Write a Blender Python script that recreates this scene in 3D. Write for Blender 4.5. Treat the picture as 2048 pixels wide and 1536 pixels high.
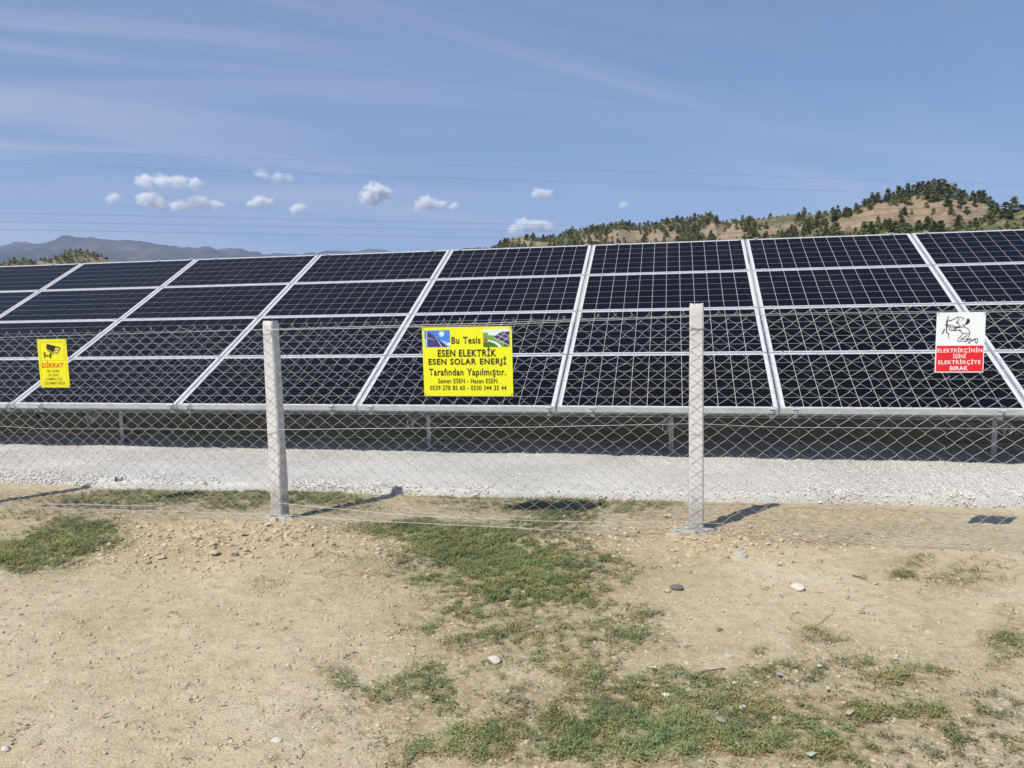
import bpy, math, random
import numpy as np
from mathutils import Vector, Matrix

for o in list(bpy.data.objects):
    bpy.data.objects.remove(o)
sc = bpy.context.scene
COL = sc.collection
rng = np.random.RandomState(7)
random.seed(7)

# ------------------------------------------------------------------ camera
PW, PH, FPX = 2048.0, 1536.0, 1547.5
yaw, pitch, roll = -0.20489, -0.09986, -0.0206
EYE = np.array([0.0, 0.0, 1.5])
cf = np.array([math.sin(yaw) * math.cos(pitch), math.cos(yaw) * math.cos(pitch), math.sin(pitch)])
_r = np.array([math.cos(yaw), -math.sin(yaw), 0.0])
_u = np.cross(_r, cf)
cr = math.cos(roll) * _r + math.sin(roll) * _u
cu = -math.sin(roll) * _r + math.cos(roll) * _u
cam_data = bpy.data.cameras.new('camera')
cam_data.sensor_width = 36.0
cam_data.lens = 36.0 * FPX / PW
cam_data.clip_start = 0.05
cam_data.clip_end = 60000.0
cam = bpy.data.objects.new('camera', cam_data)
COL.objects.link(cam)
cam.matrix_world = Matrix(((cr[0], cu[0], -cf[0], EYE[0]), (cr[1], cu[1], -cf[1], EYE[1]),
                           (cr[2], cu[2], -cf[2], EYE[2]), (0, 0, 0, 1)))
sc.camera = cam

# ------------------------------------------------------------------ sky, sun, exposure
SUN = np.array([-0.322, -0.508, 0.798]); SUN /= np.linalg.norm(SUN)
SUN_EL = math.asin(SUN[2]); SUN_AZ = math.atan2(SUN[0], SUN[1])
sun_data = bpy.data.lights.new('sun', 'SUN')
sun_data.energy = 5.0
sun_data.angle = math.radians(0.53)
sun_data.color = (1.0, 0.95, 0.86)
sun = bpy.data.objects.new('sun', sun_data)
COL.objects.link(sun)
sun.rotation_euler = Vector(SUN).to_track_quat('Z', 'Y').to_euler()
sun.location = (-20, -30, 50)

world = bpy.data.worlds.new('World')
sc.world = world
world.use_nodes = True
wn, wl = world.node_tree.nodes, world.node_tree.links
wn.clear()
def N(nt, typ, **kw):
    n = nt.nodes.new(typ)
    for k, v in kw.items():
        if k.startswith('in_'):
            key = k[3:]
            key = int(key) if key.isdigit() else key.replace('_', ' ')
            n.inputs[key].default_value = v
        else:
            setattr(n, k, v)
    return n
wt = world.node_tree
sky = N(wt, 'ShaderNodeTexSky', sky_type='NISHITA', sun_disc=False, sun_elevation=SUN_EL, sun_rotation=SUN_AZ % (2 * math.pi),
        altitude=900.0, air_density=1.0, dust_density=0.6, ozone_density=1.6)
tc = N(wt, 'ShaderNodeTexCoord')
sep = N(wt, 'ShaderNodeSeparateXYZ'); wl.new(tc.outputs['Generated'], sep.inputs[0])
zc = N(wt, 'ShaderNodeMath', operation='MAXIMUM', in_1=0.0); wl.new(sep.outputs[2], zc.inputs[0])
za = N(wt, 'ShaderNodeMath', operation='ADD', in_1=0.10); wl.new(zc.outputs[0], za.inputs[0])
dx = N(wt, 'ShaderNodeMath', operation='DIVIDE'); wl.new(sep.outputs[0], dx.inputs[0]); wl.new(za.outputs[0], dx.inputs[1])
dy = N(wt, 'ShaderNodeMath', operation='DIVIDE'); wl.new(sep.outputs[1], dy.inputs[0]); wl.new(za.outputs[0], dy.inputs[1])
cmb = N(wt, 'ShaderNodeCombineXYZ'); wl.new(dx.outputs[0], cmb.inputs[0]); wl.new(dy.outputs[0], cmb.inputs[1])
cir = []
for ang, scl, sc2, det, lo, hi in ((-50, (0.30, 1.5, 1.0), 1.0, 9.0, 0.38, 0.84), (-33, (0.22, 1.1, 1.0), 1.0, 8.0, 0.40, 0.80)):
    m0 = N(wt, 'ShaderNodeMapping'); m0.inputs['Rotation'].default_value = (0, 0, math.radians(ang)); wl.new(cmb.outputs[0], m0.inputs[0])
    mp = N(wt, 'ShaderNodeMapping'); mp.inputs['Scale'].default_value = scl; wl.new(m0.outputs[0], mp.inputs[0])
    nz = N(wt, 'ShaderNodeTexNoise', in_Scale=sc2, in_Detail=det, in_Roughness=0.56, in_Distortion=0.7)
    wl.new(mp.outputs[0], nz.inputs['Vector'])
    mr = N(wt, 'ShaderNodeMapRange', interpolation_type='SMOOTHSTEP'); mr.inputs[1].default_value = lo; mr.inputs[2].default_value = hi
    wl.new(nz.outputs[0], mr.inputs[0]); cir.append(mr)
big = N(wt, 'ShaderNodeTexNoise', in_Scale=0.35, in_Detail=2.0); wl.new(cmb.outputs[0], big.inputs['Vector'])
bmr = N(wt, 'ShaderNodeMapRange'); bmr.inputs[1].default_value = 0.3; bmr.inputs[2].default_value = 0.7; bmr.inputs[3].default_value = 0.62
wl.new(big.outputs[0], bmr.inputs[0])
west = N(wt, 'ShaderNodeMapRange', interpolation_type='SMOOTHSTEP'); west.inputs[1].default_value = 0.45; west.inputs[2].default_value = -0.75; west.inputs[3].default_value = 0.42; west.inputs[4].default_value = 1.35
wl.new(sep.outputs[0], west.inputs[0])
cmx = N(wt, 'ShaderNodeMath', operation='MAXIMUM'); wl.new(cir[0].outputs[0], cmx.inputs[0]); wl.new(cir[1].outputs[0], cmx.inputs[1])
cml = N(wt, 'ShaderNodeMath', operation='MULTIPLY'); wl.new(cmx.outputs[0], cml.inputs[0]); wl.new(bmr.outputs[0], cml.inputs[1])
cm2 = N(wt, 'ShaderNodeMath', operation='MULTIPLY'); wl.new(cml.outputs[0], cm2.inputs[0]); wl.new(west.outputs[0], cm2.inputs[1])
mixc = N(wt, 'ShaderNodeMix', data_type='RGBA'); mixc.inputs[7].default_value = (5.6, 6.5, 8.2, 1.0)
wl.new(cm2.outputs[0], mixc.inputs[0]); 
sg = N(wt, 'ShaderNodeGamma', in_Gamma=0.5); wl.new(sky.outputs[0], sg.inputs[0])      # photographic tone of the whole dome
st_ = N(wt, 'ShaderNodeMix', data_type='RGBA', blend_type='MULTIPLY', in_0=1.0); st_.inputs[7].default_value = (1.38, 1.97, 3.02, 1.0); wl.new(sg.outputs[0], st_.inputs[6])
wl.new(st_.outputs[2], mixc.inputs[6])
bg = N(wt, 'ShaderNodeBackground', in_Strength=0.073); wl.new(mixc.outputs[2], bg.inputs[0])
wo = N(wt, 'ShaderNodeOutputWorld'); wl.new(bg.outputs[0], wo.inputs[0])

sc.view_settings.view_transform = 'Standard'
sc.view_settings.look = 'None'
sc.view_settings.gamma = 1.0
sc.view_settings.exposure = 0.12
sc.view_settings.use_curve_mapping = False
sc.cycles.use_denoising = True
sc.cycles.volume_bounces = 6
sc.cycles.max_bounces = 8
sc.cycles.volume_max_steps = 256

# ------------------------------------------------------------------ helpers
def ray(px, py):
    return cf + cr * (px - PW / 2) / FPX - cu * (py - PH / 2) / FPX
def at(px, py, z=0.0):
    d = ray(px, py); return EYE + d * (z - EYE[2]) / d[2]
def at_dist(px, py, dist):
    d = ray(px, py); return EYE + d * dist / math.hypot(d[0], d[1])
def project(P):
    P = np.asarray(P, float) - EYE
    d = P @ cf
    return PW / 2 + FPX * (P @ cr) / d, PH / 2 - FPX * (P @ cu) / d
_perm = np.random.RandomState(3).permutation(512)
_perm = np.concatenate([_perm, _perm, _perm])
_val = np.random.RandomState(4).rand(512)
def vnoise(x, y, seed=0):
    x = np.asarray(x, float); y = np.asarray(y, float)
    xi = np.floor(x).astype(int); yi = np.floor(y).astype(int)
    fx = x - xi; fy = y - yi
    fx = fx * fx * (3 - 2 * fx); fy = fy * fy * (3 - 2 * fy)
    def h(a, b):
        return _val[_perm[(_perm[(a + seed * 37) % 512] + b) % 512]]
    a = h(xi, yi) * (1 - fx) + h(xi + 1, yi) * fx
    b = h(xi, yi + 1) * (1 - fx) + h(xi + 1, yi + 1) * fx
    return a * (1 - fy) + b * fy
def fbm(x, y, oct=4, seed=0, rough=0.5):
    s = 0; a = 1.0; t = 0
    for i in range(oct):
        s = s + a * vnoise(x * 2 ** i + 17.3 * i, y * 2 ** i - 9.1 * i, seed + i); t += a; a *= rough
    return s / t
def smooth01(a, lo, hi):
    t = np.clip((a - lo) / (hi - lo), 0, 1); return t * t * (3 - 2 * t)

def fast_mesh(name, V, F, smooth=False):
    V = np.ascontiguousarray(V, dtype=np.float32); F = np.ascontiguousarray(F, dtype=np.int32)
    me = bpy.data.meshes.new(name)
    k = F.shape[1]
    me.vertices.add(len(V)); me.vertices.foreach_set('co', V.ravel())
    me.loops.add(F.size); me.loops.foreach_set('vertex_index', F.ravel())
    me.polygons.add(len(F))
    me.polygons.foreach_set('loop_start', np.arange(0, F.size, k, dtype=np.int32))
    me.polygons.foreach_set('use_smooth', np.full(len(F), smooth))
    me.update(calc_edges=True)
    return me
def add_attr(me, name, vals, typ='FLOAT', dom='POINT'):
    a = me.attributes.new(name, typ, dom)
    vals = np.ascontiguousarray(vals, dtype=np.float32)
    a.data.foreach_set('color' if typ == 'FLOAT_COLOR' else 'value', vals.ravel())
def link(name, me, mat=None, parent=None, loc=None, rot=None):
    o = bpy.data.objects.new(name, me)
    COL.objects.link(o)
    if mat is not None and me is not None and len(me.materials) == 0:
        me.materials.append(mat)
    if parent is not None: o.parent = parent
    if loc is not None: o.location = loc
    if rot is not None: o.rotation_euler = rot
    return o
def tag(o, label=None, cat=None, group=None, kind=None):
    if label: o['label'] = label
    if cat: o['category'] = cat
    if group: o['group'] = group
    if kind: o['kind'] = kind
    return o
class MB:
    """collects simple solids for one mesh"""
    def __init__(s): s.v = []; s.f = []; s.m = []; s.cur = 0
    def poly(s, pts, idx=None):
        b = len(s.v); s.v += [tuple(p) for p in pts]
        s.f.append(tuple(range(b, b + len(pts)))); s.m.append(s.cur)
    def box(s, x0, x1, y0, y1, z0, z1):
        b = len(s.v)
        s.v += [(x0, y0, z0), (x1, y0, z0), (x1, y1, z0), (x0, y1, z0), (x0, y0, z1), (x1, y0, z1), (x1, y1, z1), (x0, y1, z1)]
        for f in ((0, 3, 2, 1), (4, 5, 6, 7), (0, 1, 5, 4), (1, 2, 6, 5), (2, 3, 7, 6), (3, 0, 4, 7)):
            s.f.append(tuple(b + i for i in f)); s.m.append(s.cur)
    def tube(s, pts, r, n=4, cap=True):
        pts = [np.asarray(p, float) for p in pts]
        b = len(s.v); m = len(pts)
        for i, p in enumerate(pts):
            t = pts[min(i + 1, m - 1)] - pts[max(i - 1, 0)]
            t = t / (np.linalg.norm(t) + 1e-12)
            ref = np.array([0, 1.0, 0]) if abs(t[1]) < 0.9 else np.array([1.0, 0, 0])
            a = np.cross(t, ref); a /= np.linalg.norm(a); c = np.cross(t, a)
            rr = r[i] if hasattr(r, '__len__') else r
            for k in range(n):
                th = 2 * math.pi * (k + 0.5) / n
                s.v.append(tuple(p + rr * (a * math.cos(th) + c * math.sin(th))))
        for i in range(m - 1):
            for k in range(n):
                s.f.append((b + i * n + k, b + i * n + (k + 1) % n, b + (i + 1) * n + (k + 1) % n, b + (i + 1) * n + k)); s.m.append(s.cur)
        if cap:
            s.f.append(tuple(b + k for k in reversed(range(n)))); s.m.append(s.cur)
            s.f.append(tuple(b + (m - 1) * n + k for k in range(n))); s.m.append(s.cur)
    def mesh(s, name, mats, smooth=False):
        me = bpy.data.meshes.new(name)
        me.from_pydata(s.v, [], s.f)
        if not isinstance(mats, (list, tuple)): mats = [mats]
        for mt in mats: me.materials.append(mt)
        for p, i in zip(me.polygons, s.m):
            p.material_index = i; p.use_smooth = smooth
        me.update()
        return me
    def build(s, name, mats, parent=None, smooth=False, loc=None, rot=None):
        return link(name, s.mesh(name, mats, smooth), None, parent, loc, rot)

# ------------------------------------------------------------------ materials
def new_mat(name, color=(0.5, 0.5, 0.5), rough=0.8, metal=0.0, spec=0.5):
    m = bpy.data.materials.new(name); m.use_nodes = True
    b = m.node_tree.nodes['Principled BSDF']
    b.inputs['Base Color'].default_value = (*color, 1)
    b.inputs['Roughness'].default_value = rough
    b.inputs['Metallic'].default_value = metal
    b.inputs['Specular IOR Level'].default_value = spec
    return m, m.node_tree, b
def ramp(nt, src, stops):
    r = nt.nodes.new('ShaderNodeValToRGB')
    els = r.color_ramp.elements
    while len(els) < len(stops): els.new(0.5)
    for e, (p, c) in zip(els, stops):
        e.position = p; e.color = (*c, 1)
    nt.links.new(src, r.inputs[0])
    return r
def noise(nt, vec, scale, detail=4, rough=0.55, dist=0.0):
    n = N(nt, 'ShaderNodeTexNoise', in_Scale=scale, in_Detail=detail, in_Roughness=rough, in_Distortion=dist)
    if vec is not None: nt.links.new(vec, n.inputs['Vector'])
    return n
def mixrgb(nt, fac, a, b, mode='MIX'):
    m = N(nt, 'ShaderNodeMix', data_type='RGBA', blend_type=mode)
    for sock, v in ((m.inputs[0], fac), (m.inputs[6], a), (m.inputs[7], b)):
        if isinstance(v, bpy.types.NodeSocket): nt.links.new(v, sock)
        elif isinstance(v, (int, float)): sock.default_value = v
        else: sock.default_value = (*v, 1)
    return m.outputs[2]
def maprange(nt, src, a, b, c=0.0, d=1.0, smooth=True):
    m = N(nt, 'ShaderNodeMapRange', interpolation_type='SMOOTHSTEP' if smooth else 'LINEAR')
    for i, v in enumerate((a, b, c, d)): m.inputs[i + 1].default_value = v
    nt.links.new(src, m.inputs[0])
    return m.outputs[0]
def bump(nt, bsdf, src, strength=0.5, dist=0.01, prev=None):
    b = N(nt, 'ShaderNodeBump', in_Strength=strength, in_Distance=dist)
    nt.links.new(src, b.inputs['Height'])
    if prev is not None: nt.links.new(prev, b.inputs['Normal'])
    nt.links.new(b.outputs[0], bsdf.inputs['Normal'])
    return b.outputs[0]
def geo_pos(nt): return N(nt, 'ShaderNodeNewGeometry').outputs['Position']
def attr(nt, name): return N(nt, 'ShaderNodeAttribute', attribute_name=name)

# bare soil
M_SOIL, nt, b = new_mat('soil', rough=0.95, spec=0.2)
p = geo_pos(nt)
n1 = noise(nt, p, 1.3, 5, 0.6); n2 = noise(nt, p, 14, 5, 0.65); n3 = noise(nt, p, 120, 3, 0.6)
base = ramp(nt, n1.outputs[0], [(0.28, (0.35, 0.285, 0.18)), (0.42, (0.455, 0.385, 0.258)), (0.54, (0.495, 0.425, 0.293)), (0.70, (0.55, 0.485, 0.35))]).outputs[0]
base = mixrgb(nt, attr(nt, 'fresh').outputs['Fac'], base, (0.455, 0.36, 0.225))
sp = ramp(nt, n2.outputs[0], [(0.30, (0.76, 0.73, 0.68)), (0.48, (0.98, 0.97, 0.96)), (0.72, (1.07, 1.07, 1.07))]).outputs[0]
base = mixrgb(nt, 1.0, base, sp, 'MULTIPLY')
sp = ramp(nt, n3.outputs[0], [(0.30, (0.68, 0.64, 0.58)), (0.47, (1.0, 1.0, 1.0)), (0.75, (1.14, 1.14, 1.14))]).outputs[0]
base = mixrgb(nt, 1.0, base, sp, 'MULTIPLY')
n4 = noise(nt, p, 40, 4, 0.7)
vv = N(nt, 'ShaderNodeMath', operation='MULTIPLY'); nt.links.new(attr(nt, 'veg').outputs['Fac'], vv.inputs[0]); nt.links.new(maprange(nt, n4.outputs[0], 0.3, 0.62), vv.inputs[1])
base = mixrgb(nt, vv.outputs[0], base, (0.24, 0.195, 0.11))
nt.links.new(base, b.inputs['Base Color'])
q = bump(nt, b, n2.outputs[0], 0.5, 0.015); q = bump(nt, b, n4.outputs[0], 0.7, 0.010, q); bump(nt, b, n3.outputs[0], 0.9, 0.005, q)

def stone_mat(name, c0, c1, scale=60, rough=0.9):
    m, nt, b = new_mat(name, rough=rough, spec=0.25)
    p = geo_pos(nt)
    a = noise(nt, p, scale, 4, 0.6); g = N(nt, 'ShaderNodeNewGeometry')
    col = mixrgb(nt, a.outputs[0], c0, c1)
    rv = ramp(nt, g.outputs['Random Per Island'], [(0.0, (0.62, 0.60, 0.57)), (0.3, (0.92, 0.91, 0.9)), (0.6, (1.0, 1.0, 1.0)), (1.0, (1.12, 1.11, 1.09))]).outputs[0]
    nt.links.new(mixrgb(nt, 1.0, col, rv, 'MULTIPLY'), b.inputs['Base Color'])
    bump(nt, b, a.outputs[0], 0.4, 0.003)
    return m
M_PEBBLE = stone_mat('pebble', (0.38, 0.31, 0.21), (0.56, 0.48, 0.36))
M_GRAVEL = stone_mat('crushed_limestone', (0.45, 0.43, 0.395), (0.69, 0.67, 0.62), 40)
M_PALE = stone_mat('pale_stone', (0.45, 0.41, 0.35), (0.62, 0.58, 0.51), 90)
M_DARKST = stone_mat('dark_stone', (0.10, 0.09, 0.08), (0.22, 0.19, 0.16), 60)
M_TANST = stone_mat('tan_stone', (0.36, 0.29, 0.20), (0.55, 0.46, 0.34), 60)
M_CEMENT = stone_mat('cement_lump', (0.31, 0.30, 0.28), (0.45, 0.435, 0.41), 50)

M_BED, nt, b = new_mat('gravel_fines', rough=0.95, spec=0.2)
p = geo_pos(nt)
n1 = noise(nt, p, 1.1, 4); n2 = noise(nt, p, 70, 4, 0.7)
c = ramp(nt, n1.outputs[0], [(0.35, (0.56, 0.54, 0.50)), (0.65, (0.70, 0.68, 0.635))]).outputs[0]
c = mixrgb(nt, 1.0, c, ramp(nt, n2.outputs[0], [(0.30, (0.50, 0.49, 0.47)), (0.48, (1, 1, 1))]).outputs[0], 'MULTIPLY')
nt.links.new(c, b.inputs['Base Color'])
bump(nt, b, n2.outputs[0], 1.0, 0.02)

def leaf_mat(name, trans=0.25):
    m, nt, b = new_mat(name, rough=0.6, spec=0.3)
    a = attr(nt, 'tint'); nt.links.new(a.outputs['Color'], b.inputs['Base Color'])
    tr = N(nt, 'ShaderNodeBsdfTranslucent'); nt.links.new(a.outputs['Color'], tr.inputs[0])
    mx = N(nt, 'ShaderNodeMixShader', in_0=trans)
    nt.links.new(b.outputs[0], mx.inputs[1]); nt.links.new(tr.outputs[0], mx.inputs[2])
    nt.links.new(mx.outputs[0], nt.nodes['Material Output'].inputs[0])
    return m
M_LEAF = leaf_mat('ground_cover_leaf')

M_PINE, nt, b = new_mat('pine_needles', rough=0.85, spec=0.15)
g = N(nt, 'ShaderNodeNewGeometry'); oi = N(nt, 'ShaderNodeObjectInfo')
c = ramp(nt, g.outputs['Random Per Island'], [(0.0, (0.075, 0.090, 0.034)), (0.6, (0.120, 0.140, 0.052)), (1.0, (0.17, 0.185, 0.075))]).outputs[0]
c = mixrgb(nt, 1.0, c, ramp(nt, oi.outputs['Random'], [(0.0, (0.8, 0.8, 0.8)), (1.0, (1.3, 1.22, 1.1))]).outputs[0], 'MULTIPLY')
nt.links.new(c, b.inputs['Base Color'])
M_BARK, nt, b = new_mat('pine_bark', (0.12, 0.085, 0.055), 0.9)

M_HILL, nt, b = new_mat('sandy_hill', rough=0.95, spec=0.1)
p = geo_pos(nt)
sp_ = N(nt, 'ShaderNodeSeparateXYZ'); nt.links.new(p, sp_.inputs[0])
n1 = noise(nt, p, 0.035, 6, 0.6); n2 = noise(nt, p, 0.45, 6, 0.7)
wob = N(nt, 'ShaderNodeMath', operation='MULTIPLY_ADD', in_1=6.0); nt.links.new(n1.outputs[0], wob.inputs[0]); nt.links.new(sp_.outputs[2], wob.inputs[2])
cz = N(nt, 'ShaderNodeCombineXYZ'); nt.links.new(wob.outputs[0], cz.inputs[2])
st = noise(nt, cz.outputs[0], 0.55, 3, 0.7)
c = ramp(nt, st.outputs[0], [(0.38, (0.185, 0.135, 0.090)), (0.47, (0.27, 0.205, 0.138)), (0.60, (0.335, 0.265, 0.19))]).outputs[0]
c = mixrgb(nt, 1.0, c, ramp(nt, n2.outputs[0], [(0.3, (0.75, 0.74, 0.72)), (0.6, (1.05, 1.05, 1.05))]).outputs[0], 'MULTIPLY')
scr = N(nt, 'ShaderNodeMath', operation='MULTIPLY'); nt.links.new(attr(nt, 'scrub').outputs['Fac'], scr.inputs[0])
nt.links.new(maprange(nt, n2.outputs[0], 0.38, 0.52), scr.inputs[1])
c = mixrgb(nt, scr.outputs[0], c, (0.105, 0.105, 0.052))
nt.links.new(c, b.inputs['Base Color'])
bump(nt, b, n2.outputs[0], 0.6, 1.5)

M_MOUNT, nt, b = new_mat('wooded_mountain', rough=1.0, spec=0.0)
p = geo_pos(nt)
n1 = noise(nt, p, 0.0013, 7, 0.65); n2 = noise(nt, p, 0.007, 6, 0.75)
c = ramp(nt, n1.outputs[0], [(0.40, (0.014, 0.020, 0.017)), (0.51, (0.042, 0.036, 0.036)), (0.63, (0.15, 0.098, 0.086))]).outputs[0]
c = mixrgb(nt, 1.0, c, ramp(nt, n2.outputs[0], [(0.35, (0.55, 0.55, 0.55)), (0.62, (1.2, 1.2, 1.2))]).outputs[0], 'MULTIPLY')
nt.links.new(c, b.inputs['Base Color'])

# metals, concrete, panels
M_ALU, nt, b = new_mat('aluminium_frame', (0.78, 0.79, 0.80), 0.38, 0.55)
p = geo_pos(nt); n1 = noise(nt, p, 9, 4); nt.links.new(ramp(nt, n1.outputs[0], [(0.3, (0.66, 0.67, 0.68)), (0.7, (0.84, 0.85, 0.86))]).outputs[0], b.inputs['Base Color'])
M_GALV, nt, b = new_mat('galvanised_steel', (0.55, 0.56, 0.56), 0.55, 0.55)
p = geo_pos(nt); n1 = noise(nt, p, 22, 5, 0.7); nt.links.new(ramp(nt, n1.outputs[0], [(0.3, (0.30, 0.31, 0.31)), (0.7, (0.46, 0.47, 0.47))]).outputs[0], b.inputs['Base Color'])
M_WIRE, nt, b = new_mat('galvanised_wire', (0.48, 0.48, 0.47), 0.45, 0.40)
M_CABLE, nt, b = new_mat('conductor', (0.16, 0.17, 0.19), 0.5, 0.3)
M_BOLT, nt, b = new_mat('bolt', (0.25, 0.25, 0.25), 0.4, 0.8)
M_SHEET, nt, b = new_mat('white_backsheet', (0.58, 0.58, 0.58), 0.12, 0.0)
M_BACK, nt, b = new_mat('module_back', (0.10, 0.10, 0.11), 0.5, 0.0)  # unseen underside, made dark to cut light bounced under the array
M_CELL, nt, b = new_mat('solar_cell', (0.012, 0.014, 0.03), 0.09, 0.0, 0.085)
uv = N(nt, 'ShaderNodeUVMap'); su = N(nt, 'ShaderNodeSeparateXYZ'); nt.links.new(uv.outputs[0], su.inputs[0])
fr = N(nt, 'ShaderNodeMath', operation='MULTIPLY', in_1=4.0); nt.links.new(su.outputs[1], fr.inputs[0])
fr2 = N(nt, 'ShaderNodeMath', operation='FRACT'); nt.links.new(fr.outputs[0], fr2.inputs[0])
pp = N(nt, 'ShaderNodeMath', operation='COMPARE', in_1=0.5, in_2=0.018); nt.links.new(fr2.outputs[0], pp.inputs[0])
p = geo_pos(nt); n1 = noise(nt, p, 2.2, 2)
vor = N(nt, 'ShaderNodeTexVoronoi', in_Scale=55.0); nt.links.new(p, vor.inputs['Vector'])
c = ramp(nt, n1.outputs[0], [(0.35, (0.0012, 0.0012, 0.002)), (0.65, (0.0018, 0.002, 0.005))]).outputs[0]
c = mixrgb(nt, 1.0, c, ramp(nt, vor.outputs['Color'], [(0.0, (0.7, 0.7, 0.75)), (1.0, (1.3, 1.3, 1.3))]).outputs[0], 'MULTIPLY')
tn = N(nt, 'ShaderNodeMath', operation='MULTIPLY'); nt.links.new(attr(nt, 'tone').outputs['Fac'], tn.inputs[0]); nt.links.new(N(nt, 'ShaderNodeObjectInfo').outputs['Alpha'], tn.inputs[1])
c = mixrgb(nt, tn.outputs[0], c, (0.0022, 0.0026, 0.0065))
c = mixrgb(nt, pp.outputs[0], c, (0.055, 0.055, 0.06))
dn_ = noise(nt, p, 1.7, 6, 0.7); c = mixrgb(nt, maprange(nt, dn_.outputs[0], 0.45, 0.85, 0.0, 0.03), c, (0.30, 0.27, 0.23))
nt.links.new(c, b.inputs['Base Color'])

M_CONC, nt, b = new_mat('concrete_post', rough=0.9, spec=0.25)
tco = N(nt, 'ShaderNodeTexCoord'); p = tco.outputs['Object']
n1 = noise(nt, p, 5, 5, 0.6); n2 = noise(nt, p, 45, 4, 0.65)
c = ramp(nt, n1.outputs[0], [(0.3, (0.56, 0.545, 0.515)), (0.7, (0.67, 0.655, 0.625))]).outputs[0]
c = mixrgb(nt, 1.0, c, ramp(nt, n2.outputs[0], [(0.27, (0.62, 0.60, 0.57)), (0.40, (1, 1, 1)), (0.8, (1.05, 1.05, 1.05))]).outputs[0], 'MULTIPLY')
so = N(nt, 'ShaderNodeSeparateXYZ'); nt.links.new(p, so.inputs[0])
wv = N(nt, 'ShaderNodeMath', operation='MULTIPLY_ADD', in_1=0.30); nt.links.new(n1.outputs[0], wv.inputs[0]); nt.links.new(so.outputs[2], wv.inputs[2])
wet = maprange(nt, wv.outputs[0], 0.33, 0.40, 0.55, 0.0)
c = mixrgb(nt, wet, c, (0.27, 0.24, 0.195))
nt.links.new(c, b.inputs['Base Color'])
bump(nt, b, n2.outputs[0], 0.35, 0.004)

def paint(name, col, rough=0.45): return new_mat(name, col, rough)[0]
M_YEL = paint('sign_yellow', (0.80, 0.79, 0.012)); M_YEL2 = paint('sign_yellow_warm', (0.80, 0.74, 0.012))
M_RED = paint('sign_red', (0.72, 0.012, 0.02)); M_WHT = paint('sign_white', (0.80, 0.80, 0.80)); M_BLK = paint('print_black', (0.018, 0.014, 0.012))
M_OLIVE = paint('print_olive', (0.20, 0.17, 0.02)); M_LINE = paint('print_line', (0.45, 0.43, 0.01)); M_REDT = paint('print_red', (0.70, 0.06, 0.012))
M_BLU1 = paint('print_blue', (0.06, 0.21, 0.66)); M_BLU2 = paint('print_light_blue', (0.30, 0.52, 0.80)); M_NAVY = paint('print_navy', (0.045, 0.035, 0.14))
M_GRN = paint('print_green', (0.16, 0.35, 0.06)); M_DGRN = paint('print_dark_green', (0.06, 0.16, 0.02)); M_PALEP = paint('print_pale', (0.72, 0.76, 0.70)); M_VIO = paint('print_violet', (0.10, 0.07, 0.16))

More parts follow.
